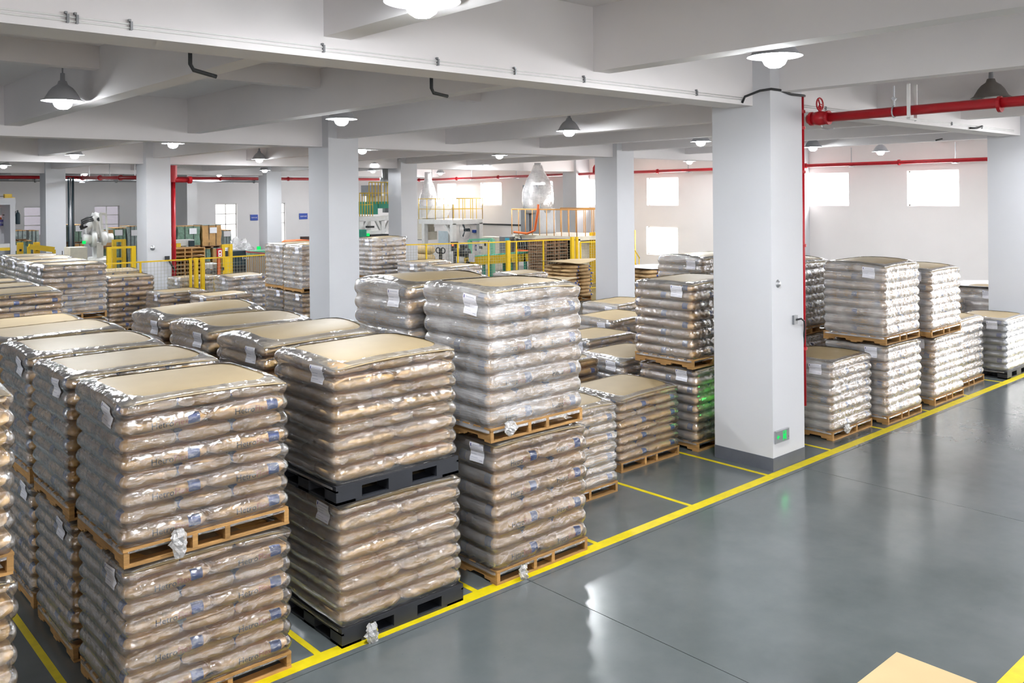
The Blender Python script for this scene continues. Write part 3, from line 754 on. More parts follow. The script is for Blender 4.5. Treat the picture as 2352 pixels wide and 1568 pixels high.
# ================================================================== LAMPS
SH = MB().lathe([(0.018, 0.30), (0.05, 0.295), (0.065, 0.25), (0.078, 0.238), (0.125, 0.205), (0.170, 0.150), (0.200, 0.095), (0.222, 0.055), (0.262, 0.030), (0.266, 0.026),
                 (0.262, 0.024), (0.218, 0.048), (0.195, 0.088), (0.163, 0.145), (0.11, 0.195), (0.02, 0.20)], n=32)
SHADE = SH.mesh('lamp_shade', M['shade'], True); SHADE_OFF = SH.mesh('lamp_shade', M['shade_off'], True)
SHADE.materials.append(M['reflector'])
for p in SHADE.polygons:
    if p.index >= 9*32: p.material_index = 1
BULB = MB().lathe([(0.0, -0.085), (0.055, -0.078), (0.095, -0.050), (0.115, -0.01), (0.115, 0.03), (0.08, 0.07), (0.05, 0.11), (0.035, 0.18)], n=24).mesh('bulb', M['bulb'], True)
BULB_OFF = BULB.copy(); BULB_OFF.materials.clear(); BULB_OFF.materials.append(M['bulb_off'])
SOCK = MB().lathe([(0.0, 0.40), (0.028, 0.40), (0.032, 0.30), (0.05, 0.295)], n=14).mesh('socket', M['shade'], True)
def lamp(x, y, label, on=True, z=4.905, power=1.0):
    t = thing('pendant_lamp', label, 'lamp', (x, y, z), 0, 'pendant factory lamps')
    inst('lamp_shade', SHADE if on else SHADE_OFF, t); inst('bulb', BULB if on else BULB_OFF, t); inst('socket', SOCK, t)
    MB().tube([(0, 0, 0.40), (0, 0, SLAB-z)], 0.009, 8).build('rod', M['grey_metal'], t)
    if on:
        l = bpy.data.lights.new('lamp_light', 'SPOT'); l.energy = 0.55*LAMP_W*(0.10 if x > 29 else 0.25 if x > 27.3 else 1.0); l.color = (0.93, 0.965, 1.0); l.shadow_soft_size = 0.09; l.spot_size = math.radians(174); l.spot_blend = 0.25

        lo = bpy.data.objects.new('lamp_light', l); COL.objects.link(lo); lo.parent = t; lo.location = (0, 0, -0.10)
        l = bpy.data.lights.new('lamp_disc', 'AREA'); l.shape = 'DISK'; l.size = 0.50; l.energy = 0.6*LAMP_W*(0.10 if x > 29 else 0.25 if x > 27.3 else 1.0); l.color = (0.93, 0.965, 1.0)
        lo = bpy.data.objects.new('lamp_disc', l); COL.objects.link(lo); lo.parent = t; lo.location = (0, 0, 0.022)
    return t
for x, y, lb in [(3.39, 12.75, 'lit pendant lamp at the upper left, grey dome fully seen'), (7.77, 12.94, 'lit pendant lamp above the centre-left column'),
                 (12.9, 12.6, 'lit pendant lamp in the upper middle with its rod seen'), (18.22, 13.2, 'lit pendant lamp left of the nearest column'),
                 (23.13, 12.9, 'lit pendant lamp just right of the red riser on the near column'), (27.5, 13.0, 'lit pendant lamp washed out before the right windows'),
                 (3.55, 4.85, 'lit pendant lamp cut by the top picture edge'), (7.58, 4.62, 'large lit pendant lamp above the nearest column'),
                 (7.96, 20.9, 'lit pendant lamp between the two left columns, under a beam'), (18.6, 21.3, 'small bright lamp bulb below the beam in the middle'),
                 (7.64, 27.6, 'lit pendant lamp at the left, second from the left edge'), (13.4, 27.6, 'lit pendant lamp with rod before the rear beams left of centre'),
                 (18.94, 29.3, 'upper one of the two lit lamps right of the centre-left column'), (23.65, 36.5, 'lower one of the two lit lamps right of the centre-left column'),
                 (24.05, 28.4, 'lit pendant lamp between the two machine ducts'), (28.5, 21.2, 'faint lit lamp low beside the nearest column'),
                 (29.3, 38.5, 'small faint lamp beside the left machine duct'), (7.76, 36.9, 'lit pendant lamp at the far left picture edge'),
                 (18.71, 38.0, 'small lit lamp below the rod-hung lamp left of centre')]:
    lamp(x, y, lb)
lamp(13.32, 4.70, 'unlit dark pendant lamp behind the red pipe at the right', on=False)
for x, y in [(18.2, 4.7), (23.1, 4.7), (28.0, 4.7), (2.6, -3), (7.8, -3), (13, -3), (18.2, -3), (23.1, -3), (2.6, 21), (13.2, 20.9), (23.5, 21.2), (2.6, 29), (2.6, 37), (13.2, 37.8), (13.2, 46), (20, 46), (27, 46), (-4, 12), (-4, 4)]:
    lamp(x, y, 'pendant lamp outside the picture or hidden by beams')['group'] = 'pendant lamps out of view'

# ================================================================== PIPES AND FITTINGS
def flange(mb, c, axis, r, t=0.02): return mb.lathe([(0, -t), (r, -t), (r, t), (0, t)], c, 16, axis)
# riser and pipe at the near column
t = thing('red_sprinkler_pipe', 'thick red fire pipe running from the nearest column to the right edge', 'pipe', (11.10, 6.2, 4.63))
MB().tube([(0.03, 0.08, 0), (0.03, -8.5, 0.06)], 0.062, 16).build('pipe_run', M['red'], t, True)
fm_ = MB()
for yy in (0.02, -0.22, -2.37, -5.0): flange(fm_, (0.03, yy, 0.0), 'y', 0.095, 0.018)
fm_.build('flange', M['red'], t)
vb = MB().lathe([(0.0, -0.12), (0.085, -0.10), (0.10, 0.0), (0.085, 0.10), (0.0, 0.12)], (0.03, -0.10, 0.0), 16, 'y')
vb.tube([(0.03, -0.10, 0.05), (0.03, -0.10, 0.17)], 0.022, 8); vb.build('valve', M['red'], t, True)
hw = MB(); R = 0.085; ring = [(0.03+R*math.cos(2*PI*k/18), -0.10, 0.19+R*math.sin(2*PI*k/18)) for k in range(19)]
hw.tube(ring, 0.011, 7, False)
for k in range(3): a = 2*PI*k/3; hw.bar((0.03, -0.10, 0.19), (0.03+R*math.cos(a), -0.10, 0.19+R*math.sin(a)), 0.015)
hw.build('hand_wheel', M['red'], t)
MB().tube([(0.03, -0.12, -0.06), (0.03, -0.13, -0.13), (0.03, -0.22, -0.16), (0.03, -0.30, -0.15)], 0.01, 7).build('drain_cock', M['galv'], t)
hg = MB(); yy = -1.12
hg.tube([(0.03+0.072*math.cos(2*PI*k/14), yy, 0.01+0.072*math.sin(2*PI*k/14)) for k in range(15)], 0.010, 6, False)
hg.tube([(0.03, yy, 0.08), (0.03, yy, 0.34)], 0.012, 6); hg.bar((0.03, yy-0.02, 0.16), (0.03, yy+0.02, 0.19), 0.04); hg.build('hanger', M['galv'], t)
fr = MB()
for dx in (-0.06, 0.14): fr.box(dx, -1.36, -0.09, dx+0.02, -1.32, 0.34)
fr.box(-0.06, -1.36, -0.11, 0.16, -1.32, -0.085); fr.build('support_frame', M['white_metal'], t)
t = thing('red_riser_pipe', 'thin red riser pipe down the right edge of the nearest column', 'pipe', (10.945, 6.262, 0))
MB().tube([(0, 0, 0.72), (0, 0, 4.93)], 0.028, 12).build('pipe_run', M['red'], t, True)
f_ = MB()
for z in (4.50, 4.72, 2.9, 3.9, 1.5): flange(f_, (0, 0, z), 'z', 0.045, 0.02)
f_.build('coupling', M['red'], t)
# black cable over the column head
pts = [atx(1738, 237, 10.10)]; pts = [(9.86, 6.49, 4.79), (9.88, 6.46, 4.87), (9.98, 6.3, 4.94), (10.12, 6.225, 4.965), (10.35, 6.22, 4.965), (10.6, 6.22, 4.93), (10.9, 6.20, 4.93), (10.94, 6.215, 4.93)]
o = MB().tube(pts, 0.016, 8).build('black_hose', M['black'], None, True); tag(o, 'black hose bent over the head of the nearest column', 'hose')
# thin conduits clipped along the front beam
t = thing('beam_conduit', 'pair of thin white conduits clipped along the front beam', 'conduit', (0, 6.49, 4.83))
MB().tube([(-8, 0, 0.0), (9.87, 0, 0.0)], 0.007, 6).build('conduit', M['white_metal'], t, True)
MB().tube([(-8, 0, 0.028), (9.87, 0, 0.028)], 0.007, 6).build('conduit', M['white_metal'], t, True)
for x in (1.76, 1.82, 2.18, 3.73, 4.92, 5.88, 6.88, 8.88):
    MB().box(x-0.008, -0.02, -0.015, x+0.008, 0.01, 0.045).box(x-0.02, -0.02, 0.045, x-0.004, 0.01, 0.06).build('clip', M['grey_metal'], t)
t = thing('beam_conduit', 'pair of thin white conduits on the beam right of the nearest column', 'conduit', (0, 6.49, 4.83))
MB().tube([(10.95, 0, 0.0), (19.6, 0, 0.0)], 0.007, 6).build('conduit', M['white_metal'], t, True)
MB().tube([(10.95, 0, 0.028), (19.6, 0, 0.028)], 0.007, 6).build('conduit', M['white_metal'], t, True)
for x in (12.0, 13.6, 15.0, 16.5, 17.9): MB().box(x-0.008, -0.02, -0.015, x+0.008, 0.01, 0.045).build('clip', M['grey_metal'], t)
o = MB().tube([(17.3, 6.47, 4.80), (17.6, 6.46, 4.81), (17.85, 6.46, 4.86)], 0.018, 7).build('black_hose', M['black'], None, True); tag(o, 'short black hose end under the beam left of the right-edge column', 'hose')
def drop(px, py0, py1, px2, py2, Y, label):
    a, b, c = at(px, py0, Y), at(px, py1, Y), at(px2, py2, Y)
    a.z = SLAB+0.005
    o = MB().tube([a, b+Vector((0, 0, 0.05)), b+Vector((0.03, 0, 0)), c], 0.020, 8).build('drop_conduit', M['dark'], None, True)
    tag(o, label, 'conduit', 'bent conduits hanging under the front beam')
drop(437, 122, 160, 497, 176, 8.0, 'dark bent conduit hanging left, above the left stacks')
drop(991, 182, 213, 1028, 221, 8.0, 'dark bent conduit hanging in the middle of the ceiling')
drop(2167, 300, 318, 2150, 322, 9.5, 'short dark bent conduit hanging right of the unlit lamp bay')
# socket box, cable and bell on the near column
t = thing('socket_box', 'grey socket box with black cable on the nearest column', 'socket', (10.66, 6.24, 1.92))
MB().box(-0.045, -0.03, -0.06, 0.045, 0.0, 0.06).build('box', M['grey_metal'], t)
MB().tube([(0.0, -0.03, 0.0), (0.08, -0.06, 0.01), (0.17, -0.05, -0.03), (0.22, -0.03, -0.10), (0.25, 0.0, -0.28), (0.27, 0.03, -0.42)], 0.012, 8).build('cable', M['black'], t, True)
t = thing('wall_ring', 'round chrome fitting on the nearest column', 'fitting', (10.27, 6.24, 2.43))
MB().lathe([(0.0, -0.03), (0.03, -0.03), (0.035, -0.012), (0.055, 0.0)], (0, 0, 0), 20, 'y').build('cap', M['galv'], t, True)
t = thing('wall_ring', 'round chrome fitting on the column with the tall red riser', 'fitting', (10.30, 28.85, 2.05))
MB().lathe([(0.0, -0.04), (0.05, -0.04), (0.055, -0.015), (0.085, 0.0)], (0, 0, 0), 16, 'y').build('cap', M['galv'], t, True)
t = thing('wall_ring', 'small round fitting on the column between the two machines', 'fitting', (20.2, 28.85, 2.0))
MB().lathe([(0.0, -0.04), (0.05, -0.04), (0.055, -0.015), (0.08, 0.0)], (0, 0, 0), 16, 'y').build('cap', M['galv'], t, True)
# exit sign
t = thing('exit_sign', 'green-lit exit sign low on the nearest column', 'sign', (10.315, 6.238, 0.435))
MB().box(-0.165, -0.022, -0.082, 0.165, 0.0, 0.082).build('plate', M['galv'], t)
MB().box(-0.155, -0.0245, -0.074, 0.155, -0.022, 0.074).build('face', M['grey_metal'], t)
g = MB(); Y0, Y1 = -0.029, -0.0245
for (a, b, c, d) in ((0.005, -0.06, 0.012, 0.06), (0.073, -0.06, 0.08, 0.06), (0.005, 0.053, 0.08, 0.06)): g.box(a, Y0, b, c, Y1, d)
g.build('door_symbol', M['glow_green'], t)
g = MB().box(-0.125, Y0, -0.006, -0.07, Y1, 0.006)
g.prism([(-0.145, 0.0), (-0.108, 0.030), (-0.108, 0.016), (-0.122, 0.0), (-0.108, -0.016), (-0.108, -0.030)], Y0, Y1, 'y'); g.build('arrow', M['glow_green'], t)
g = MB().box(0.040, Y0, 0.030, 0.054, Y1, 0.045).bar((0.044, -0.027, 0.026), (0.036, -0.027, -0.008), 0.012).bar((0.044, -0.027, 0.020), (0.022, -0.027, 0.008), 0.007)
g.bar((0.044, -0.027, 0.018), (0.062, -0.027, 0.004), 0.007).bar((0.037, -0.027, -0.008), (0.052, -0.027, -0.030), 0.008).bar((0.052, -0.027, -0.030), (0.048, -0.027, -0.050), 0.007).bar((0.035, -0.027, -0.008), (0.020, -0.027, -0.036), 0.008)
g.build('running_figure', M['glow_green'], t)
MB().lathe([(0, -0.027), (0.006, -0.027), (0.006, -0.022)], (0.14, 0, -0.03), 10, 'y').build('button', M['dark'], t)
l = bpy.data.lights.new('sign_light', 'AREA'); l.energy = 0.10; l.color = (0.1, 1.0, 0.3); l.size = 0.15; l.size_y = 0.1; l.shape = 'RECTANGLE'
lo = bpy.data.objects.new('sign_light', l); COL.objects.link(lo); lo.parent = t; lo.location = (0.02, -0.035, 0); lo.rotation_euler = (-PI/2, 0, 0)

t = thing('exit_sign', 'exit sign on the hidden rear face of the nearest column', 'sign', (10.45, 7.142, 0.75), PI)
MB().box(-0.165, -0.022, -0.082, 0.165, 0.0, 0.082).build('plate', M['galv'], t)
MB().box(0.0, -0.026, -0.06, 0.08, -0.022, 0.06).build('door_symbol', M['glow_green'], t)
l = bpy.data.lights.new('sign_light', 'AREA'); l.energy = 0.5; l.color = (0.1, 1.0, 0.2); l.size = 0.12
lo = bpy.data.objects.new('sign_light', l); COL.objects.link(lo); lo.parent = t; lo.location = (0, -0.035, 0); lo.rotation_euler = (-PI/2, 0, 0)
# long far pipes
def hung_pipe(label, a, b, r, mat, nh, name='red_sprinkler_pipe', cat='pipe'):
    a, b = Vector(a), Vector(b); t = thing(name, label, cat, a); d = b-a
    MB().tube([(0, 0, 0), d], r, 10).build('pipe_run', mat, t, True)
    for k in range(nh):
        p = d*((k+0.5)/nh)
        MB().box(p.x-0.012, p.y-0.012, p.z-r-0.03, p.x+0.012, p.y+0.012, p.z+0.6).box(p.x-r-0.03, p.y-r-0.03, p.z-r-0.04, p.x+r+0.03, p.y+r+0.03, p.z-r-0.02).build('hanger', M['galv'], t)
    fm = MB(); ax_ = 'x' if abs(d.x) > abs(d.y) else 'y'
    for k in range(nh+1): p = d*((k+0.15)/(nh+0.3)); flange(fm, tuple(p), ax_, r*1.5, 0.03)
    fm.build('flange', mat, t); return t
hung_pipe('red fire pipe running along the window wall', (30.3, -8, 4.70), (30.3, 42.4, 4.62), 0.065, M['red'], 14)
hung_pipe('red fire pipe across the rear of the hall', (-8, 42.6, 4.62), (30.3, 42.6, 4.66), 0.075, M['red'], 10)
hung_pipe('red fire pipe slanting to the riser column', (10.6, 29.9, 4.35), (12.0, 42.5, 4.62), 0.07, M['red'], 3)
hung_pipe('dark grey cable duct across the rear left', (-8, 46.5, 4.62), (22.8, 46.5, 4.62), 0.09, M['grey_metal'], 8, 'cable_duct', 'duct')
t = thing('red_pipe_elbow', 'red pipe elbow rising left of the right-centre column', 'pipe', (30.3, 28.0, 4.66))
MB().tube([(0, 0, 0), (0, 0, 0.25), (0, -0.06, 0.34), (0, -1.6, 0.40)], 0.06, 10).build('pipe_run', M['red'], t, True)
# riser at the rear-left column
t = thing('red_riser_pipe', 'tall red riser pipe beside the rear-left column', 'pipe', (11.02, 28.95, 0))
MB().tube([(0, 0, 0.0), (0, 0, 4.7)], 0.07, 12).build('pipe_run', M['red'], t, True)
MB().lathe([(0, 0), (0.125, 0), (0.125, 0.55), (0, 0.55)], (0, 0, 4.18), 14).build('sleeve', M['red'], t)
MB().tube([(0, 0, 4.25), (0.45, -0.25, 4.25)], 0.085, 12).build('side_branch', M['red'], t, True)
MB().lathe([(0, -0.05), (0.12, -0.05), (0.12, 0.05), (0, 0.05)], (0.45, -0.25, 4.25), 14, 'x').build('end_flange', M['red'], t)
MB().tube([(0.10, 0.1, 4.25), (0.10, 0.1, 4.7)], 0.03, 8).build('drain', M['dark'], t, True)
t = thing('socket_box', 'dark socket box with a slanting cable on the riser column', 'socket', (10.75, 28.83, 1.70))
MB().box(-0.07, -0.05, -0.07, 0.07, 0.0, 0.07).build('box', M['dark'], t)
MB().tube([(0.02, -0.04, -0.02), (0.24, -0.04, -0.42)], 0.03, 8).build('cable', M['black'], t, True)
# grey conduits bundle beside the far-left column
t = thing('cable_riser', 'bundle of grey and green cables down beside the far-left column', 'cable', (11.02, 40.75, 0))
for k in range(5): MB().tube([(0.05*k, 0.02*(k % 2), 0), (0.05*k, 0.02*(k % 2), 2.2), (0.05*k+0.03*(k % 2), 0, 4.6)], 0.03, 7).build('cable', M[('teal', 'galv', 'grey_metal', 'teal', 'dark')[k]], t, True)

# ================================================================== REAR LEFT PRODUCTION AREA
def pbox(mb, px0, px1, py0, py1, Y, dep):
    a, b = at(px0, py0, Y), at(px1, py1, Y); return mb.box(a.x, Y, b.z, b.x, Y+dep, a.z)
def sign(px0, px1, py0, py1, Y, text, mat, label, n):
    a, b = at(px0, py0, Y), at(px1, py1, Y); c = (a+b)/2; W2, H2 = abs(b.x-a.x)/2, abs(a.z-b.z)/2
    t = thing('wall_sign', label, 'sign', c)
    MB().box(-W2, -0.03, -H2, W2, 0, H2).build('plate', M[mat], t)
    me = text_mesh(text, H2*1.0, M['white'])
    xs_ = [v.co.x for v in me.vertices]; ys_ = [v.co.y for v in me.vertices]; sx = W2*1.6/(max(xs_)-min(xs_)); mx_ = (max(xs_)+min(xs_))/2; my = (max(ys_)+min(ys_))/2
    for v in me.vertices: v.co = ((v.co.x-mx_)*sx, -0.034, (v.co.y-my)*sx)
    inst('lettering', me, t); return t
sign(575, 592, 493, 506, YW-0.01, '包装作业区', 'blue_sign', 'blue wall sign with white characters left of the far column', 5)
sign(687, 706, 490, 503, YW-0.01, '包装作业区', 'blue_sign', 'blue wall sign with white characters next to the centre-left column', 5)

# strapped, film-wrapped crates
def bale(px0, px1, py0, py1, Y, mat, label, dep=1.1, lab=None, strap=True, floor=False):
    a, b = at(px0, py0, Y), at(px1, py1, Y); x0, x1 = a.x, b.x; z1, z0 = a.z, max(0.0, b.z if not floor else 0.0)
    t = thing('wrapped_crate', label, 'crate', ((x0+x1)/2, Y+dep/2, z0), 0, 'wrapped crates stored at the rear')
    W2, D2, H = (x1-x0)/2-0.05, dep/2, z1-z0; rnd = random.Random(int(px0*7+py0))
    mb = MB(); nx, nz = 8, 6; o = 0
    # a slightly lumpy closed box
    bm = bmesh.new(); bmesh.ops.create_cube(bm, size=1.0); bmesh.ops.subdivide_edges(bm, edges=bm.edges[:], cuts=6, use_grid_fill=True)
    for v in bm.verts:
        p = Vector((v.co.x*2*W2, v.co.y*2*D2, (v.co.z+0.5)*(H-0.12)+0.12)); q = noise.noise_vector(Vector((p.x*2.3+px0, p.y*2.3, p.z*2.6)))
        e = 1.0 if 0.14 < p.z else 0.0
        v.co = p+Vector((q.x*0.045*e, q.y*0.045*e, q.z*0.04*e))
    me = bpy.data.meshes.new('wrap'); bm.to_mesh(me); bm.free(); me.materials.append(M[mat]); inst('wrap', me, t)
    s = MB()
    for xx in (-W2*0.9, 0, W2*0.9): s.box(xx-0.06, -D2, 0.0, xx+0.06, D2, 0.10)
    s.box(-W2, -D2, 0.08, W2, D2, 0.12); s.build('skid', M['wood_dk'], t)
    if strap:
        for xx in (-W2*0.35, W2*0.4): MB().box(xx-0.012, -D2-0.03, 0.12, xx+0.012, -D2-0.022, H+0.01).build('strap', M['dark'], t)
    MB().box(-W2*1.02, -D2*1.02, H-0.02, W2*1.02, D2*1.02, H+0.015).build('lid', M['carton' if mat != 'carton' else 'grey_film'], t)
    if lab: MB().box(lab[0]*W2-0.18, -D2-0.045, H*lab[1]-0.12, lab[0]*W2+0.18, -D2-0.038, H*lab[1]+0.16).build('paper_label', M['paper'], t)
    return t
bale(0, 22, 528, 552, 47, 'green_film', 'green wrapped crate seen through the booth window, upper', lab=(0.2, 0.6))
bale(0, 22, 552, 600, 47, 'green_film', 'green wrapped crate seen through the booth window, lower', floor=True)
bale(30, 62, 530, 554, 47, 'grey_film', 'grey wrapped crate right of the booth, upper')
bale(34, 76, 554, 600, 47, 'green_film', 'green wrapped crate right of the booth with pale label, lower', lab=(-0.6, 0.8), floor=True)
bale(64, 92, 530, 600, 48.5, 'grey_film', 'silver wrapped crate left of the far-left column', floor=True)
bale(158, 192, 517, 560, 45, 'green_film', 'green wrapped crate left of the white robot, upper', lab=(0.5, 0.8))
bale(158, 195, 560, 600, 45, 'carton', 'brown crate left of the white robot, lower', floor=True)
bale(240, 262, 527, 570, 45, 'carton', 'brown carton crate right of the white robot', strap=False)
bale(262, 292, 524, 568, 45, 'green_film', 'green wrapped crate behind the robot with white label', lab=(-0.4, 0.75))
bale(290, 318, 520, 600, 45, 'grey_film', 'grey wrapped crate left of the riser column', lab=(0.5, 0.85), floor=True)
bale(240, 292, 568, 600, 45, 'green_film', 'green wrapped crate under the two behind the robot', floor=True)
bale(396, 405, 520, 568, 42, 'grey_film', 'dark grey crate sliver beside the red riser', strap=False)
bale(405, 462, 520, 568, 42, 'green_film', 'green wrapped crate with large white label right of the red riser', lab=(0.35, 0.75))
bale(463, 511, 517, 568, 42, 'carton', 'brown strapped carton crate on top of the rear pile', lab=(0.1, 0.75))
bale(512, 534, 529, 600, 44, 'grey_film', 'grey wrapped crate behind the brown strapped one', lab=(-0.2, 0.9), floor=True)
bale(448, 486, 572, 606, 42, 'green_film', 'green crate with pale sheet under the green wrapped one', lab=(-0.4, 0.6))
bale(487, 520, 570, 606, 42, 'carton', 'brown crate under the strapped carton crate')
bale(400, 530, 606, 640, 42.3, 'carton', 'low row of crates at the floor behind the yellow posts', floor=True)

# heap of discarded film
mb = MB(); c = at(545, 577, 40.6)
bm = bmesh.new(); bmesh.ops.create_icosphere(bm, subdivisions=4, radius=1.0)
for v in bm.verts:
    n = noise.noise(v.co*2.2)+0.5*noise.noise(v.co*6); v.co = Vector((v.co.x*0.9, v.co.y*0.55, v.co.z*0.75))*(0.8+0.45*n)
me = bpy.data.meshes.new('discarded_film'); bm.to_mesh(me); bm.free(); me.materials.append(M['film_crumple'])
o = inst('discarded_film', me, None, (c.x, c.y, c.z-0.1)); tag(o, 'heap of crumpled clear film above the dark cabinet', 'film heap')

# white palletising robot
def robot():
    Y = 38.0
    t = thing('palletising_robot', 'white articulated palletising robot arm behind the yellow fence', 'robot', (at(228, 590, Y).x, Y, 0))
    P = lambda px, py, dy=0: at(px, py, Y+dy)-t.location
    w_ = M['white_metal']
    b0 = P(228, 600)
    MB().lathe([(0, 0), (0.62, 0), (0.62, 0.12), (0.5, 0.2), (0.46, 0.55), (0.52, 0.6), (0.52, 0.85), (0.40, 0.95), (0, 0.95)], (b0.x, 0, 0.35), 24).build('turntable', w_, t, False)
    MB().box(b0.x-0.75, -0.6, 0, b0.x+0.75, 0.6, 0.36).build('base', w_, t)
    MB().box(*(P(217, 590)+Vector((0, -0.3, 0))), *(P(232, 556)+Vector((0, 0.3, 0)))).build('pedestal', w_, t)
    a, b = P(192, 549, -0.2), P(258, 546, -0.2)
    MB().tube([a, P(209, 549, -0.2)], 0.2, 16).tube([P(209, 549, -0.2), P(218, 549, -0.2)], 0.32, 16).tube([P(240, 547, -0.2), b], 0.19, 16).tube([P(232, 547, -.2), P(242, 547, -.2)], 0.3, 16).build('shoulder_motor', w_, t, True)
    MB().tube([P(224, 545), P(224, 520), P(221, 500), P(226, 490)], [0.22, 0.19, 0.22, 0.15], 16).build('lower_arm', w_, t, True)
    MB().tube([P(222, 494, .1), P(210, 512, .1), P(200, 528, .1)], [0.2, 0.14, 0.13], 12).tube([P(196, 531, .1), P(206, 531, .1)], 0.15, 12).build('forearm', w_, t, True)
    MB().bar(P(230, 490, -.3), P(236, 542, -.3), 0.10).bar(P(243, 492, -.3), P(247, 546, -.3), 0.07).bar(P(229, 489, -.3), P(245, 492, -.3), 0.08).build('link_rod', w_, t)
    MB().lathe([(0, -0.30), (0.07, -0.30), (0.08, -0.2), (0, -0.3)], (P(223, 503).x, 0, P(223, 503).z), 14, 'y').build('joint_cap', M['dark'], t)
    cb = MB()
    for k in range(3):
        e = k*0.07; cb.tube([P(214, 506, -.2)+Vector((0, e, e)), P(203, 508, -.3)+Vector((0, e, e)), P(190, 514, -.4)+Vector((0, e, e)), P(184, 521, -.4)+Vector((e, e, 0)), P(188, 526, -.3)+Vector((0, e, 0)), P(200, 520, -.2)+Vector((0, e, 0))], 0.035, 7)
    cb.build('cable_loop', M['black'], t, True)
    g = MB().bar(P(201, 531), P(201, 545), 0.05).bar(P(188, 533), P(188, 545), 0.03); g.build('gripper', M['galv'], t)
    MB().lathe([(0, 0), (0.07, 0), (0.07, 0.12), (0, 0.12)], tuple(P(193, 560, -.5)), 10).build('signal_light', M['glow_green'], t)
robot()
# low white equipment beside the robot
t = thing('control_cabinet', 'low cream cabinet behind the fence left of the robot', 'cabinet', at(161, 569, 36))
a, b = at(161, 569, 36), at(201, 600, 36); MB().box(0, 0, -a.z, b.x-a.x, 0.8, 0).build('body', M['cream'], t); MB().box(b.x-a.x-0.9, -0.03, -1.2, b.x-a.x-0.88, 0, -0.1).build('door_gap', M['dark'], t)
t = thing('roller_stand', 'green and yellow roller stand right of the robot', 'conveyor', at(255, 615, 34)); t.location.z = 0
mbx = MB()
for k in range(6): mbx.tube([(0.3*k, 0, 0.75), (0.3*k, 1.0, 0.75)], 0.06, 8)
mbx.build('roller', M['green'], t, True); MB().box(-0.2, -0.05, 0.62, 1.9, 0.0, 0.82).box(-0.2, 1.0, 0.62, 1.9, 1.05, 0.82).build('side_rail', M['yellow'], t)
l4 = MB()
for x in (0, 1.7):
    for y in (0, 1.0): l4.box(x-.04, y-.04, 0, x+.04, y+.04, 0.64)
l4.build('leg', M['yellow'], t)

# white booth at the left edge
t = thing('booth', 'white booth with a window opening at the left picture edge', 'booth', (0, 0, 0))
b = MB(); Y = 33.0
pbox(b, -60, 36, 455, 470, Y, 1.5); pbox(b, 23, 36, 470, 600, Y, 1.5); pbox(b, -60, 23, 562, 570, Y, 0.3); pbox(b, -60, -45, 470, 600, Y, 1.5)
b.build('frame', M['column'], t)
b = MB(); pbox(b, -45, 23, 478, 494, Y+1.2, 0.03); b.build('back_board', M['white_metal'], t)
b = MB(); pbox(b, -45, 23, 500, 513, Y+1.2, 0.4); b.build('orange_machine_part', M['orange'], t)
b = MB(); pbox(b, -45, 23, 571, 575, Y-0.1, 0.1); b.build('kick_rail', M['yellow'], t)
sign(-30, 18, 505, 518, Y+1.0, '自动包装作业区', 'navy_sign', 'navy sign with white characters inside the booth opening', 6)
t = thing('yellow_tool', 'yellow tool lying on top of the white booth', 'tool', at(22, 455, Y))
MB().box(-0.08, 0.3, 0.0, 0.14, 0.5, 0.14).bar((0.1, 0.4, 0.02), (0.24, 0.4, 0.0), 0.05).build('body', M['yellow'], t)
MB().bar((-0.7, 0.4, 0.05), (-0.05, 0.4, 0.07), 0.02).bar((-0.7, 0.4, 0.0), (-0.05, 0.4, 0.0), 0.02).build('rod', M['dark'], t)
t = thing('fire_extinguisher', 'dark green fire extinguisher hung right of the booth', 'fire extinguisher', at(38, 500, Y+0.7))
MB().lathe([(0, -0.22), (0.07, -0.22), (0.075, -0.18), (0.075, 0.1), (0.05, 0.17), (0.02, 0.2), (0.02, 0.26)], (0.04, 0, 0), 12).build('cylinder', M['teal'], t, True)
MB().bar((-0.4, 0.1, 0.1), (0.04, 0.05, 0.1), 0.03).build('bracket', M['dark'], t); MB().tube([(0.04, 0, 0.24), (-0.03, 0, 0.22), (-0.05, 0, 0.05)], 0.015, 6).build('hose', M['black'], t)

# ------------------------------------------------------------------ wire fences: posts, rails and wire panels
def fence(name_label, pts, ztop, posts, every=None, zb=0.12, cat='fence'):
    t = thing('wire_fence', name_label, cat, (pts[0][0], pts[0][1], 0))
    o = Vector((pts[0][0], pts[0][1], 0))
    for i in range(len(pts)-1):
        a, b = Vector((*pts[i], 0))-o, Vector((*pts[i+1], 0))-o; d = (b-a); Ln = d.length; u = d.normalized()
        MB().bar(a+Vector((0, 0, ztop)), b+Vector((0, 0, ztop)), 0.04).build('rail', M['yellow'], t); MB().bar(a+Vector((0, 0, zb)), b+Vector((0, 0, zb)), 0.03).build('rail', M['yellow'], t)
        w_ = MB(); n = int(Ln/0.10)
        for k in range(n+1):
            p = a+u*(Ln*k/max(1, n)); w_.bar(p+Vector((0, 0, zb)), p+Vector((0, 0, ztop)), 0.006)
        for k in range(1, int((ztop-zb)/0.10)):
            w_.bar(a+Vector((0, 0, zb+0.1*k)), b+Vector((0, 0, zb+0.1*k)), 0.006)
        wo = w_.build('wire_panel', M['wire'], t); wo['kind'] = 'stuff'
        m_ = max(1, round(Ln/(every or 1.25)))
        for k in range(m_+(1 if i == len(pts)-2 else 0)):
            p = a+u*(Ln*k/m_); MB().box(p.x-0.025, p.y-0.025, 0, p.x+0.025, p.y+0.025, ztop).build('post', M['yellow'], t)
    for (x, y, ww, h) in posts:
        p = Vector((x, y, 0))-o; MB().box(p.x-ww/2, p.y-0.05, 0, p.x+ww/2, p.y+0.05, h).build('main_post', M['yellow'], t)
    return t
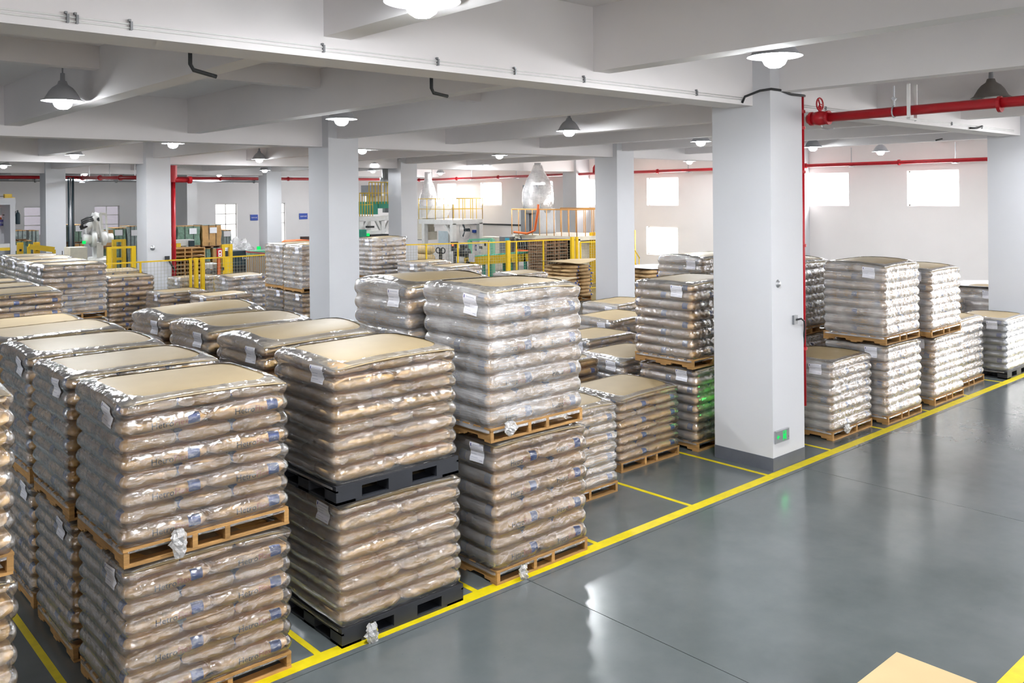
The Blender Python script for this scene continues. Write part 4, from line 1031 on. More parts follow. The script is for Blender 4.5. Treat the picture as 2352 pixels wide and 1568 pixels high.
fence('yellow wire fence on the left in front of the riser column', [(4.0, 26.1), (9.0, 26.2), (11.6, 26.3), (13.6, 26.4)], 1.8, [(10.62, 26.15, 0.10, 1.84), (10.82, 26.15, 0.10, 1.84), (10.45, 26.15, 0.05, 1.84)], every=2.6)
fence('yellow wire fence in the centre before the machines', [(15.0, 28.1), (17.9, 26.3), (21.2, 24.95), (23.6, 24.5), (24.8, 24.1)], 1.9, [(17.85, 26.25, 0.12, 1.93), (18.1, 26.15, 0.12, 1.93), (22.0, 24.75, 0.16, 1.95), (24.75, 24.05, 0.14, 2.0), (24.95, 24.0, 0.08, 2.0)])
a = atx(1235, 560, 25.4); b_ = at(1335, 552, 22.6)
fence('open yellow wire fence gate before the right machine', [(24.0, 22.9), (26.4, 22.4)], 1.86, [], every=0.9)
t = thing('yellow_post', 'stout yellow fence post left of the right-centre column', 'post', (26.6, atx(1357, 560, 26.6).y, 0))
for k in range(3): MB().box(0.12*k-0.03, -0.05, 0, 0.12*k+0.03, 0.05, 2.1).build('post', M['yellow'], t)
t = thing('yellow_post', 'yellow post just right of the right-centre column', 'post', (29.6, atx(1458, 540, 29.6).y, 0)); MB().box(-0.03, -0.03, 0, 0.03, 0.03, 2.1).build('post', M['yellow'], t)
# rear yellow frames
def frame(label, px0, px1, py0, Y, wpost=0.16, rail=0.10, mid=(0.9,), top=None):
    a, b = at(px0, py0, Y), at(px1, py0, Y)
    t = thing('safety_frame', label, 'safety frame', (a.x, Y, 0)); W = b.x-a.x; z = a.z
    for x in (0, W): MB().box(x-wpost/2, -0.06, 0, x+wpost/2, 0.06, z).build('post', M['yellow'], t)
    MB().box(0, -0.04, z-rail, W, 0.04, z).build('rail', M['yellow'], t)
    for m_ in mid: MB().box(0, -0.04, m_-rail/2, W, 0.04, m_+rail/2).build('rail', M['yellow'], t)
frame('yellow gate frame left of the riser column', 250, 306, 567, 30.5, 0.14, 0.07, (1.25, 0.7))
frame('small orange-yellow frame behind the robot', 262, 284, 550, 36, 0.14, 0.10, (1.3,))
frame('yellow frame left of the red riser foot', 375, 409, 560, 33, 0.16, 0.10, (1.4, 0.8))
frame('yellow light-curtain frame before the dark cabinet', 512, 529, 561, 31.5, 0.12, 0.12, ())
t = thing('sensor_post', 'stout yellow sensor post left of the dark green cabinet', 'post', (at(518, 590, 30.0).x, 30.0, 0))
MB().box(-0.13, -0.08, 0, 0.13, 0.08, at(518, 590, 30.0).z).build('post', M['yellow'], t); MB().box(-0.17, -0.12, 1.1, -0.11, -0.04, 1.2).build('latch', M['black'], t)
for (px, py, lb) in ((46, 557, 'left'), (84, 556, 'middle'), (187, 568, 'right')):
    p = at(px, py, 36.5); t = thing('yellow_bollard', 'short yellow post, %s of three behind the far-left loads' % lb, 'post', (p.x, p.y, 0)); MB().box(-0.10, -0.06, 0, 0.10, 0.06, p.z).build('post', M['yellow'], t); MB().box(-0.04, -0.07, p.z-0.32, 0.04, -0.06, p.z-0.24).build('marking', M['black'], t)
o = MB(); p, q = at(66, 566, 36.2), at(124, 573, 36.2); o.bar(p, q, 0.14, 0.2); o.box(p.x-.05, p.y-.05, 0, p.x+.05, p.y+.05, p.z).box(q.x-.05, q.y-.05, 0, q.x+.05, q.y+.05, q.z)
tag(o.build('yellow_rail', M['yellow']), 'low yellow guard rail behind the far-left loads', 'guard rail')

# pallets piled behind the red riser
def pallet_pile(label, x, y, n, mat='wood', cover=None):
    for k in range(n):
        t = thing('empty_pallet', 'empty wooden pallet beside the red riser, %s from the pile top' % ('first', 'second', 'third', 'fourth', 'fifth', 'sixth', 'seventh', 'eighth', 'ninth', 'tenth', 'eleventh', 'twelfth', 'thirteenth')[n-1-k], 'pallet', (x, y, 0.145*k), random.Random(k).uniform(-.02, .02), 'pile of empty wooden pallets')
        inst('wooden_pallet', PAL_LOW, t)
c = at(420, 600, 31.5)
pallet_pile('empty wooden pallet in the pile between the red riser and the yellow posts', c.x, 31.5, 13)
# white gantry
t = thing('white_gantry', 'white machine frame above the pallet pile', 'machine', (0, 0, 0))
b = MB(); pbox(b, 388, 446, 552, 563, 34.5, 0.5); pbox(b, 428, 440, 563, 595, 34.5, 0.4); pbox(b, 388, 402, 545, 552, 34.5, 0.4); b.build('frame', M['white_metal'], t)
b = MB(); pbox(b, 390, 396, 563, 660, 34.5, 0.2); pbox(b, 431, 437, 595, 660, 34.5, 0.2); b.build('leg', M['white_metal'], t)
b = MB(); pbox(b, 437, 447, 553, 579, 34.3, 0.4); b.build('motor', M['teal'], t)
t = thing('low_conveyor', 'low white conveyor behind the yellow fence posts', 'conveyor', (0, 0, 0))
b = MB(); pbox(b, 452, 512, 609, 616, 32.5, 1.0); b.build('deck', M['white_metal'], t)
b = MB()
for px in (455, 508): pbox(b, px, px+2, 616, 668, 32.5, 0.06)
b.build('leg', M['white_metal'], t)
b = MB()
for px in (463, 478, 493): p = at(px, 622, 32.4); b.lathe([(0, -.03), (0.1, -.03), (0.1, .03), (0, .03)], tuple(p), 14, 'y')
b.build('wheel', M['grey_metal'], t)
# orange post with warning placard
Y = 31.0; p = at(502, 571, Y)
t = thing('warning_placard', 'red and white warning placard on an orange post', 'sign', (p.x, Y, 0))
MB().box(-0.05, -0.04, 0, 0.05, 0.04, p.z).build('post', M['orange'], t)
a, b = at(498, 571, Y-0.1)-Vector((p.x, Y, 0)), at(511, 592, Y-0.1)-Vector((p.x, Y, 0))
MB().box(a.x, -0.10, b.z, b.x, -0.06, a.z).build('board', M['red'], t); MB().box(a.x+.06, -0.105, b.z+.05, b.x-.03, -0.10, a.z-.06).build('notice', M['white'], t)
MB().box(a.x+.09, -0.108, (a.z+b.z)/2, b.x-.06, -0.105, (a.z+b.z)/2+0.07).box(a.x+.09, -0.108, b.z+.08, b.x-.06, -0.105, b.z+.12).build('red_lines', M['red'], t)
# dark green cabinet
Y = 31.8; a, b = at(528, 577, Y), at(566, 640, Y)
t = thing('dark_cabinet', 'dark green industrial cabinet behind the fence', 'cabinet', (a.x, Y, 0))
MB().box(0, 0, 0, b.x-a.x, 0.9, a.z).build('body', M['teal'], t)
MB().box(0.05, -0.012, 0.15, b.x-a.x-0.05, 0, a.z*0.66).build('front_grille', M['black'], t)
me = text_mesh('Tiwa', 0.15, M['white']);
for v in me.vertices: v.co = (v.co.x+0.45, -0.014, v.co.y+a.z*0.80)
inst('lettering', me, t)
# red railing and green-lit panel
t = thing('red_railing', 'rust-red railing with grey bars right of the dark cabinet', 'railing', (0, 0, 0))
pa, pb = at(566, 578, 31.6), at(607, 582, 33.6)
MB().bar(pa, pb, 0.06).build('top_rail', M['red'], t); b = MB()
for k in range(10):
    p = pa.lerp(pb, k/9); MB().tube([(p.x, p.y, 0), (p.x, p.y, p.z)], 0.018, 6).build('bar', M['galv'], t)
t = thing('packing_machine', 'green-lit machine behind the red railing', 'machine', at(590, 640, 35)); t.location.z = 0
MB().box(-0.7, 0, 0, 0.7, 0.8, 1.15).build('body', M['carton'], t); MB().box(-0.6, -0.05, 1.2, 0.6, 0.6, 1.4).build('head', M['lgreen'], t)
MB().lathe([(0, 0), (0.08, 0), (0.08, 0.14), (0, 0.14)], (0.05, -0.1, 1.45), 10).build('signal_light', M['glow_green'], t)
# orange hood above the centre-left stacks
p = at(690, 551, 26.5); t = thing('orange_forklift_roof', 'orange curved cover behind the tall centre-left stacks', 'cover', (p.x, p.y, p.z-0.1))
MB().prism([(-0.5, -0.05), (-0.47, 0.06), (-0.38, 0.10), (0.6, 0.12), (0.6, -0.05)], -0.4, 0.4, 'y').build('shell', M['orange'], t); MB().box(0.15, -0.3, 0.1, 0.5, 0.3, 0.2).build('black_cap', M['black'], t)
MB().box(-0.3, -0.3, -p.z+0.1, -0.2, 0.3, -0.05).box(0.4, -0.3, -p.z+0.1, 0.5, 0.3, -0.05).build('support', M['dark'], t)
# ================================================================== CENTRE MACHINES
def guard(t, x0, y0, x1, y1, z, n, h=1.05, mat='yellow', mid=0.5):
    """railing along a platform edge"""
    a, b = Vector((x0, y0, z)), Vector((x1, y1, z)); up = Vector((0, 0, h))
    MB().tube([a+up, b+up], 0.022, 6).tube([a+up*mid, b+up*mid], 0.016, 6).build('guard_rail', M[mat], t, True)
    for k in range(n+1):
        p = a.lerp(b, k/n); MB().tube([p, p+up], 0.018, 6).build('baluster', M[mat], t, True)
# A: green machine on a white stand behind the near-centre column
Y = 34.0
t = thing('green_packing_machine', 'green-clad machine on a white braced stand behind the centre columns', 'machine', (0, 0, 0))
L = lambda px, py, dy=0.0: at(px, py, Y+dy)
z0 = L(830, 497).z; xa, xb = L(826, 497).x, L(906, 497).x
MB().box(xa, Y, z0-0.22, xb, Y+2.2, z0).build('platform', M['white_metal'], t)
for x in (xa+0.1, L(880, 500).x, xb-0.1):
    for y in (Y+0.1, Y+2.1): MB().box(x-0.1, y-0.1, 0, x+0.1, y+0.1, z0-0.2).build('leg', M['white_metal'], t)
for (p0, p1) in ((831, 845), (876, 862), (884, 896)): MB().bar(L(p0, 530, .1), L(p1, 502, .1), 0.13).build('brace', M['white_metal'], t)
b = MB(); pbox(b, 855, 868, 463, 492, Y+0.5, 1.2); pbox(b, 869, 893, 463, 478, Y+0.7, 1.0); b.build('green_cladding', M['green'], t)
b = MB(); pbox(b, 856, 876, 425, 450, Y+0.6, 1.0); b.build('grey_hopper', M['grey_metal'], t)
b = MB(); pbox(b, 862, 890, 450, 463, Y+0.8, 0.8); b.build('hopper_neck', M['cream'], t)
c = L(887, 420, 1.2); MB().tube([Vector((c.x, c.y, 2.9)), Vector((c.x, c.y, 5.0))], 0.19, 14).tube([(c.x, c.y, c.z-0.1), (c.x, c.y, c.z+0.25)], 0.3, 14).build('duct', M['galv'], t, True)
guard(t, xa, Y, L(856, 497).x, Y, z0, 5); guard(t, L(856, 450).x, Y+0.3, xb, Y+0.3, z0+0.55, 7, 1.0)
t = thing('lower_conveyor_line', 'teal and white conveyor line under the green machine', 'conveyor', (0, 0, 0))
b = MB(); pbox(b, 817, 842, 528, 552, Y-1.3, 1.0); b.build('teal_body', M['green'], t)
b = MB(); pbox(b, 835, 876, 530, 537, Y-0.75, 0.6); b.build('white_arm', M['white_metal'], t)
b = MB(); pbox(b, 852, 893, 539, 545, Y-0.9, 0.6); pbox(b, 848, 860, 519, 523, Y-0.45, 0.3); b.build('dark_rollers', M['black'], t)
b = MB()
for px in (838, 856, 874):
    q = L(px, 545, -0.7); b.box(q.x-.04, q.y-.04, 0, q.x+.04, q.y+.04, q.z+.1)
b.build('leg', M['white_metal'], t)
p = L(845, 542, -0.9); MB().lathe([(0, 0), (0.08, 0), (0.08, 0.12), (0, 0.12)], tuple(p), 10).build('signal_light', M['glow_green'], t)

# B: white platform with a bagged hopper
X = 28.0
t = thing('white_filling_platform', 'white platform with railing and plastic-bagged hopper and duct', 'machine', (0, 0, 0))
Q = lambda px, py, dx=0.0: atx(px, py, X+dx)
y0, y1 = Q(962, 500).y, Q(1040, 500).y; zt = Q(1000, 504).z
ya, yb = min(y0, y1), max(y0, y1)
MB().box(X, ya, zt-0.25, X+2.0, yb, zt).build('platform', M['white_metal'], t)
for y in (ya+0.12, yb-0.4):
    for x in (X+0.1, X+1.9): MB().box(x-0.12, y-0.12, 0, x+0.12, y+0.12, zt-0.2).build('leg', M['white_metal'], t)
MB().bar((X+0.1, ya+0.8, zt-0.25), (X+0.1, ya+0.15, zt-0.9), 0.12).build('brace', M['white_metal'], t)
guard(t, X, ya, X, yb, zt, 4, 1.1); guard(t, X+2.0, ya, X+2.0, yb, zt, 6, 1.1); guard(t, X, ya, X+2.0, ya, zt, 3, 1.1)
c = Q(984, 480, 1.0)
MB().tube([(c.x, c.y, zt+0.25), (c.x, c.y, zt+0.75), (c.x, c.y, zt+1.3), (c.x, c.y, zt+1.9), (c.x, c.y, zt+2.2), (c.x, c.y, 5.0)], [0.35, 0.55, 0.45, 0.30, 0.20, 0.20], 18).build('bagged_duct', M['film_crumple'], t, True)
MB().tube([(c.x, c.y, zt+0.3), (c.x, c.y, 5.0)], 0.14, 14).build('duct', M['galv'], t, True)
MB().prism([(-1.0, 0.7), (1.0, 0.7), (0.45, 0.05), (-0.45, 0.05)], -0.7, 0.7, 'x').build('hopper', M['white_metal'], t).location = (c.x, c.y-0.3, zt)
MB().box(X+0.3, c.y-0.4, zt-0.75, X+1.1, c.y+0.4, zt-0.45).build('black_valve', M['black'], t)
MB().lathe([(0.12, 0), (0.4, 0.35), (0.42, 0.5), (0.15, 0.5)], (X+0.7, c.y, zt-0.72), 14).build('feed_cone', M['grey_metal'], t, True)
b = MB().box(X+0.2, c.y-0.5, 1.75, X+1.0, c.y+0.6, 2.45).box(X+0.1, c.y-0.9, 1.3, X+0.9, c.y+0.3, 1.75); b.build('filling_head', M['cream'], t)
b = MB()
for z in (1.3, 1.05, 0.8): b.box(X, c.y-0.9, z, X+0.06, c.y+0.5, z+0.04)
b.box(X, c.y+0.45, 0.3, X+0.08, c.y+0.55, 1.6); b.build('bag_frame', M['grey_metal'], t)
t = thing('stacked_rolls', 'pale orange paper rolls stacked behind the fence post', 'rolls', Q(960, 590, -1.5)); t.location.z = 0
for k, z in enumerate((0.55, 0.95)): MB().tube([(0, -1.2, z), (0, 0.7, z)], 0.2, 14).build('roll', M['box'], t, True)
MB().box(-0.3, -1.2, 0, 0.3, 0.7, 0.35).build('stand', M['wood'], t)

# C: grey weighing and filling tower
X = 25.6; Q = lambda px, py, dx=0.0: atx(px, py, X+dx)
t = thing('filling_tower', 'grey bag-filling tower with orange railing, hopper and stairs', 'machine', (0, 0, 0))
zt = Q(1260, 541).z; yb = Q(1176, 541).y; ya = Q(1325, 541).y; x1 = X+3.0
MB().box(X, ya, zt-0.16, x1, yb, zt).build('platform', M['cream'], t)
for (x, y) in ((X+0.1, ya+0.1), (X+0.1, yb-0.1), (x1-0.1, ya+0.1), (x1-0.1, yb-0.1), (X+0.1, (ya+yb)/2-0.6)): MB().box(x-0.1, y-0.1, 0, x+0.1, y+0.1, zt-0.1).build('leg', M['cream'], t)
yc = Q(1255, 541).y
MB().box(X+0.5, yc-1.3, 0.3, X+2.6, yc+0.4, zt-0.16).build('housing', M['cream'], t)
MB().box(X+0.46, yc-0.2, 0.8, X+0.5, yc+0.25, 1.9).box(X+0.46, yc-1.0, 0.8, X+0.5, yc-0.55, 1.9).build('grille', M['dark'], t)
guard(t, X, ya, X, yb, zt, 9, 1.1, 'rail_tan', 0.98); guard(t, X, ya, x1, ya, zt, 6, 1.1, 'rail_tan', 0.98); guard(t, x1, ya, x1, yb, zt, 8, 1.1, 'rail_tan', 0.98)
c = Vector((X+1.5, Q(1236, 500, 1.5).y, zt))
MB().box(c.x-0.5, c.y-0.6, zt, c.x+0.5, c.y-0.04, zt+1.1).box(c.x-0.5, c.y+0.04, zt, c.x+0.5, c.y+0.6, zt+1.1).build('cabinet', M['grey_metal'], t)
MB().box(c.x-0.48, c.y-0.48, zt+1.5, c.x+0.48, c.y+0.48, zt+2.15).build('hopper_box', M['grey_metal'], t)
MB().tube([(c.x, c.y, zt+1.1), (c.x, c.y, zt+1.55)], [0.2, 0.5], 4).build('hopper_cone', M['cream'], t)
MB().tube([(c.x, c.y, zt+0.9), (c.x, c.y, zt+1.4), (c.x, c.y, zt+1.9), (c.x, c.y, zt+2.4), (c.x, c.y, zt+2.75), (c.x, c.y, 5.0)], [0.62, 0.72, 0.70, 0.52, 0.30, 0.2], 20).build('plastic_shroud', M['film_crumple'], t, True)
MB().tube([(c.x, c.y, zt+2.25), (c.x, c.y, 5.1)], 0.15, 14).build('duct', M['galv'], t, True)
MB().tube([(X-0.05, yb-0.2, zt+0.1), (X-0.1, yb-1.1, zt+0.06), (X-0.05, yb-1.5, zt+0.2), (X-0.05, yb-1.7, zt+1.0), (X-0.02, yb-1.7, zt+1.3)], 0.05, 8).build('red_tape', M['orange'], t, True)
MB().box(X-0.3, yb-0.2, zt-1.0, X-0.05, yb+0.5, zt-0.1).build('switch_box', M['grey_metal'], t); MB().box(X-0.32, yb-0.15, zt-0.4, X-0.3, yb+0.1, zt-0.15).build('screen', M['glow_screen'], t)
b = MB()
for k in range(6): b.tube([(X-0.05, yc+0.2+0.28*k, zt-0.25), (X-0.1, yc+0.34+0.28*k, zt-0.65), (X-0.05, yc+0.42+0.28*k, zt-0.25)], 0.05, 7)
b.box(X, yc+0.1, zt-0.75, X+0.05, yc+1.9, zt-0.2); b.build('hose_bundle', M['black'], t, True)
b = MB().box(X-0.25, yc+0.9, 0.9, X, yc+1.2, 1.3).box(X-0.2, yc+0.1, 1.25, X-0.1, yc+1.6, 1.33); b.build('bag_clamp', M['orange'], t)
b = MB().tube([(X-0.1, yc+1.5, 1.9), (X-0.2, yc+1.2, 1.5), (X-0.1, yc+0.9, 1.4)], 0.03, 7).tube([(X-0.1, yc+0.6, 1.6), (X-0.2, yc+0.4, 1.0), (X-0.1, yc+0.2, 1.5)], 0.03, 7)
b.build('cable', M['black'], t, True)
# stairs on the right side, falling towards the aisle
SX, RUN = 1.3, 1.5; n = 9
for s in (0.0, 0.8): MB().bar((X+SX+s, ya, zt), (X+SX+s, ya-RUN, 0.05), 0.05, 0.2).build('stair_stringer', M['cream'], t)
for k in range(n):
    f = (k+0.5)/n; MB().box(X+SX, ya-RUN*f-0.12, zt*(1-f), X+SX+0.8, ya-RUN*f+0.12, zt*(1-f)+0.03).build('tread', M['grey_metal'], t)
for s in (0.0, 0.8):
    MB().tube([(X+SX+s, ya, zt+1.0), (X+SX+s, ya-RUN, 1.05)], 0.022, 6).tube([(X+SX+s, ya, zt+0.5), (X+SX+s, ya-RUN, 0.55)], 0.016, 6).build('handrail', M['yellow'], t, True)
    for f in (0.02, 0.5, 0.98): MB().tube([(X+SX+s, ya-RUN*f, zt*(1-f)), (X+SX+s, ya-RUN*f, zt*(1-f)+1.03)], 0.02, 6).build('handrail_post', M['yellow'], t, True)
p = Vector((X-0.75, ya+0.9, 0)); t = thing('brown_pallet_pile', 'pile of dark brown pallets under the filling tower', 'pallet pile', p)
for k in range(13): inst('pallet', PAL_LOW, t, (0, 0, 0.145*k), random.Random(k).uniform(-.03, .03)).data = PAL_LOW
dk = PAL_LOW.copy(); dk.materials.clear(); dk.materials.append(M['wood_dk'])
for ch in t.children: ch.data = dk

# yellow conveyor with green frame, motor and paper
X = 24.4; Q = lambda px, py, dx=0.0: atx(px, py, X+dx)
t = thing('yellow_conveyor', 'bright yellow belt conveyor with green rollers before the tower', 'conveyor', (0, 0, 0))
pa, pb = Q(1068, 601), Q(1187, 592)
MB().bar(pa, pb, 0.10, 0.36).bar(pa+Vector((0.8, 0, 0)), pb+Vector((0.8, 0, 0)), 0.10, 0.36).build('side_plate', M['yellow'], t)
for k in range(16):
    p = pa.lerp(pb, (k+0.3)/16)+Vector((0, 0, 0.19)); MB().tube([p, p+Vector((0.8, 0, 0))], 0.05, 8).build('roller', M['green'], t, True)
for f in (0.1, 0.5, 0.9):
    p = pa.lerp(pb, f)
    for dx in (0, 0.8): MB().box(p.x+dx-0.05, p.y-0.05, 0, p.x+dx+0.05, p.y+0.05, p.z).build('leg', M['green'], t)
p = Q(1068, 580); MB().tube([p+Vector((0, 0.5, 0)), p+Vector((0, -0.2, 0))], 0.2, 14).box(p.x-.12, p.y-.1, p.z+.15, p.x+.12, p.y+.2, p.z+.36).build('motor', M['dark'], t, True)
p = Q(1083, 592, -0.1); MB().box(p.x, p.y-0.2, p.z-0.18, p.x+0.01, p.y+0.2, p.z+0.18).build('paper_notice', M['paper'], t)
p = Q(1073, 602, -0.07); MB().prism([(p.y-0.14, p.z-0.16), (p.y+0.14, p.z-0.16), (p.y, p.z+0.16)], p.x, p.x+0.01, 'x').build('warning_triangle', M['black'], t)
t = thing('green_portal', 'light green portal frame over the yellow conveyor', 'frame', (0, 0, 0)); X2 = 26.2
a, b = atx(1079, 551, X2), atx(1131, 549, X2)
for p in (a, b): MB().box(p.x-0.07, p.y-0.09, 0, p.x+0.07, p.y+0.09, p.z).build('post', M['lgreen'], t)
MB().bar(a, b, 0.1, 0.1).build('beam', M['lgreen'], t)
t = thing('electric_cabinet', 'tall grey electric cabinet behind the green portal', 'cabinet', (0, 0, 0)); X3 = 28.4
a, b = atx(1105, 543, X3), atx(1140, 543, X3)
MB().box(X3, b.y, 0, X3+0.6, a.y, a.z).build('body', M['cream'], t)
b2 = MB(); ym = (a.y+b.y)/2; b2.box(X3-0.02, ym-0.01, 0.1, X3, ym+0.01, a.z-0.1); b2.build('door_gap', M['dark'], t)
b2 = MB(); b2.box(X3-0.04, ym+0.5, 1.0, X3, ym+0.7, 1.12).box(X3-0.04, ym+0.2, 1.15, X3, ym+0.3, 1.35); b2.build('switch', M['dark'], t)
t = thing('standing_switch_box', 'dark control box on a thin stand behind the fence', 'control box', (0, 0, 0)); a, b = atx(1039, 555, 26.5), atx(1049, 577, 26.5)
MB().box(26.4, b.y, b.z, 26.6, a.y, a.z).build('box', M['dark'], t); MB().box(26.45, (a.y+b.y)/2-0.04, 0, 26.55, (a.y+b.y)/2+0.04, b.z).build('stand', M['dark'], t)
MB().box(26.38, (a.y+b.y)/2-0.05, a.z-0.2, 26.4, (a.y+b.y)/2+0.05, a.z-0.1).build('indicator', M['glow_red'], t)
# pallet jack handle
X4 = 23.6; c = atx(1012, 585, X4)
t = thing('pallet_jack', 'dark loop handle of a hand pallet jack behind the fence', 'pallet jack', (c.x, c.y, 0))
R1 = 0.16
for s in (-1, 1): MB().tube([(0, s*0.17+R1*math.cos(2*PI*k/14), 1.25+0.12*math.sin(2*PI*k/14)) for k in range(15)], 0.025, 7, False).build('grip', M['dark'], t, True)
MB().bar((0, 0, 1.35), (0, 0, 0.45), 0.12, 0.09).build('shaft', M['dark'], t)
MB().box(-0.15, -0.15, 0.12, 0.15, 0.15, 0.5).build('pump', M['dark'], t)
for s in (-0.2, 0.2): MB().box(-1.2, s-0.08, 0.06, -0.1, s+0.08, 0.12).build('fork', M['orange'], t)
MB().tube([(0, -0.12, 0.09), (0, 0.12, 0.09)], 0.09, 12).build('wheel', M['black'], t)
# wall fan, poster, switch, cables on the window wall
c = atx(1068, 528, XW-0.35); t = thing('wall_fan', 'large round wall fan with three dark blades', 'fan', c)
MB().tube([(0, 0.50*math.cos(2*PI*k/28), 0.50*math.sin(2*PI*k/28)) for k in range(29)], 0.010, 6, False).build('guard_ring', M['galv'], t, True)
g = MB()
for k in range(24): a = 2*PI*k/24; g.tube([(-0.06, 0.08*math.cos(a), 0.08*math.sin(a)), (-0.07, 0.3*math.cos(a), 0.3*math.sin(a)), (0, 0.5*math.cos(a), 0.5*math.sin(a))], 0.003, 4)
g.build('guard_wires', M['galv'], t)
for k in range(3):
    a = PI/2+0.5+2*PI*k/3+PI/3; u = Vector((0, math.cos(a), math.sin(a))); n_ = Vector((0, -math.sin(a), math.cos(a)))
    pts = [u*0.06+n_*0.03, u*0.42+n_*0.08, u*0.44-n_*0.06, u*0.06-n_*0.03]
    MB().add([p+Vector((0.02*(i in (1, 0)), 0, 0)) for i, p in enumerate(pts)]+[p+Vector((0.012+0.02*(i in (1, 0)), 0, 0)) for i, p in enumerate(pts)], [(0, 1, 2, 3), (7, 6, 5, 4), (0, 4, 5, 1), (1, 5, 6, 2), (2, 6, 7, 3), (3, 7, 4, 0)]).build('blade', M['teal'], t)
MB().lathe([(0, -0.05), (0.09, -0.03), (0.09, 0.30), (0, 0.34)], (0, 0, 0), 14, 'x').build('motor', M['teal'], t, True)
pa, pb = atx(1007, 530, XW-0.02), atx(1031, 560, XW-0.02)
o = MB().box(XW-0.03, pb.y, pb.z, XW-0.01, pa.y, pa.z).build('wall_poster', simple('pale_blue_print', srgb(205, 222, 230), 0.5)); tag(o, 'large pale blue wall poster left of the fan', 'poster')
t = thing('wall_conduit', 'dark cable conduit along and down the window wall', 'conduit', (0, 0, 0))
p1, p2, p3, p4 = atx(960, 510, XW-0.06), atx(1101, 514, XW-0.06), atx(1260, 519, XW-0.06), atx(1101, 592, XW-0.06)
MB().tube([p1, atx(1040, 513, XW-0.06), p2, p3], 0.04, 7).build('horizontal_run', M['dark'], t, True); MB().tube([p2, p4], 0.05, 7).build('vertical_run', M['dark'], t, True)
o = MB().box(*(atx(1089, 531, XW-0.1)-Vector((0, 0.08, 0.08))), *(atx(1089, 531, XW-0.02)+Vector((0.05, 0.08, 0.08)))).build('blue_socket', M['blue_sign']); tag(o, 'small blue socket hanging right of the fan', 'socket')
t = thing('wall_sign', 'navy number sign behind the green portal', 'sign', atx(1096, 569, XW-0.3)); MB().box(-0.02, -0.18, -0.16, 0, 0.18, 0.16).build('plate', M['navy_sign'], t)
for k in (-1, 0, 1): MB().box(-0.025, k*0.1-0.025, -0.09, -0.02, k*0.1+0.025, 0.09).build('character', M['white'], t)
o = MB().box(28.2, 22.0, 1.1, 28.4, 22.3, 1.5).build('red_box', M['red']); o.location = Vector((0, 0, 0)); tag(o, 'small red box by the tower stairs', 'box')
p = atx(1338, 572, 28.2); o.location = p-Vector((28.3, 22.15, 1.3))+Vector((0.9, 0, 0))
MB_p = MB().box(28.28, 22.13, 0, 28.32, 22.17, 1.1).build('post', M['dark'], o)

# ================================================================== LOOSE SACK HEAPS
NS = [0]
def loose(x, y, z, rz, label, group, tilt=(0, 0)):
    NS[0] += 1; o = inst('loose_sack', SACKS_LOW['sack_loose'][NS[0] % 2], None, (x, y, z), rz); o.rotation_euler = (tilt[0], tilt[1], rz)
    return tag(o, label, 'sack', group)
def board(x, y, z, w, d, rz, label, curl=0.1, mat='sheet'):
    mb = MB(); n = 8
    for dz in (0.0, 0.012):
        for j in range(n+1):
            for i in range(n+1):
                u, v = -1+2*i/n, -1+2*j/n; mb.v.append((u*w/2, v*d/2, dz+curl*(u*u*0.6-v*0.25*u)+0.02*math.sin(3*u+v)))
    k = (n+1)**2
    for j in range(n):
        for i in range(n):
            p = j*(n+1)+i; mb.f.append((p, p+1, p+n+2, p+n+1)); mb.f.append((k+p, k+p+n+1, k+p+n+2, k+p+1))
    for i in range(n):
        for (p, q) in ((i, i+1), (n*(n+1)+i+1, n*(n+1)+i), ((i+1)*(n+1), i*(n+1)), (i*(n+1)+n, (i+1)*(n+1)+n)): mb.f.append((p, k+p, k+q, q))
    o = mb.build('loose_board', M[mat], None, True); o.location = (x, y, z); o.rotation_euler = (0, 0, rz); return tag(o, label, 'cardboard sheet')
rnd = random.Random(5)
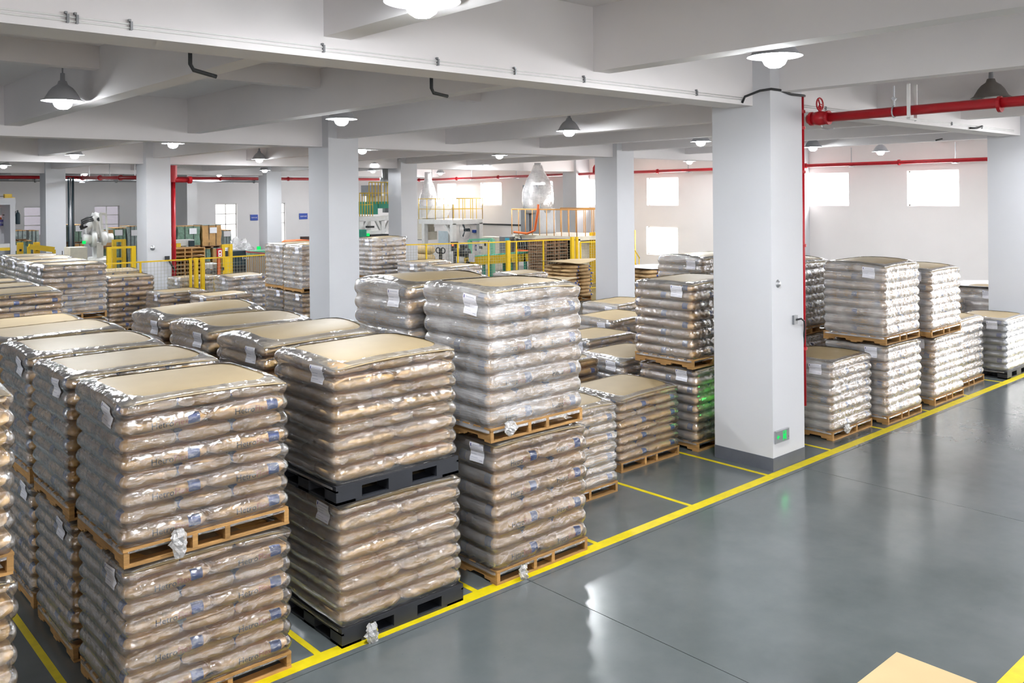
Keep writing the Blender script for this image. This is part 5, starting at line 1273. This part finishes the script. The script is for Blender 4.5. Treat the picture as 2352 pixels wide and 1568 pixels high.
def heap(x, y, nx, ny, nl, label, group, pal=True, ph=0.13):
    if pal:
        t = thing('empty_pallet', 'wooden pallet under the '+group, 'pallet', (x+nx*0.305, y+ny*0.2, 0)); inst('wooden_pallet', PAL_LOW, t)
    for k in range(nl):
        for i in range(nx):
            for j in range(ny):
                loose(x+0.31+i*0.61+rnd.uniform(-.05, .05), y+0.2+j*0.41+rnd.uniform(-.03, .03), ph+0.063+0.122*k, rnd.uniform(-.15, .15), '%s %s %s, layer %s from the top' % (('near', 'middle', 'far')[min(j, 2)], ('left', 'right')[i], label, ('one', 'two', 'three', 'four', 'five', 'six', 'seven', 'eight', 'nine')[nl-1-k]), group, (rnd.uniform(-.04, .04), rnd.uniform(-.04, .04)))
heap(21.3, 20.9, 2, 3, 9, 'sack in the covered pile by the right-centre column', 'covered loose sack pile')
board(22.0, 21.5, 1.30, 1.7, 1.35, 0.1, 'pale curling board on the covered loose sack pile', 0.10)
heap(19.2, 19.6, 2, 3, 6, 'sack in the film-draped pile', 'film-draped sack pile')
board(19.8, 20.2, 0.93, 1.35, 1.2, 0.0, 'tan board over the film-draped sack pile', 0.03)
heap(17.6, 18.3, 2, 3, 5, 'sack in the untidy short pile', 'untidy sack pile')
heap(15.7, 16.9, 2, 3, 4, 'sack under the dull curling board', 'boarded low sack pile')
board(16.3, 17.5, 0.66, 1.5, 1.4, 0.25, 'dull curling board with a bright reflection on the low sack pile', 0.12)
heap(21.6, 17.7, 2, 3, 9, 'sack in the white-boarded pile', 'sack pile right of the column')
board(22.3, 18.3, 1.28, 1.7, 1.25, -0.1, 'white board lying on the sack pile right of the column', 0.06, 'paper')

board(22.5, 8.1, 1.385, 1.6, 1.3, 0.15, 'loose white board on the load by the far right column', 0.05, 'paper')

# carton in the bottom right foreground
t = thing('carton', 'large tan carton with closed flaps at the bottom right corner', 'box', (5.69-0.62, 2.61-0.5, 0))
MB().box(-0.62, -0.5, 0, 0.62, 0.5, 0.595).build('body', M['box'], t)
MB().box(-0.62, 0.003, 0.595, 0.62, 0.5, 0.60).build('flap', M['box'], t); MB().box(-0.62, -0.5, 0.595, 0.62, -0.003, 0.60).build('flap', M['box'], t)
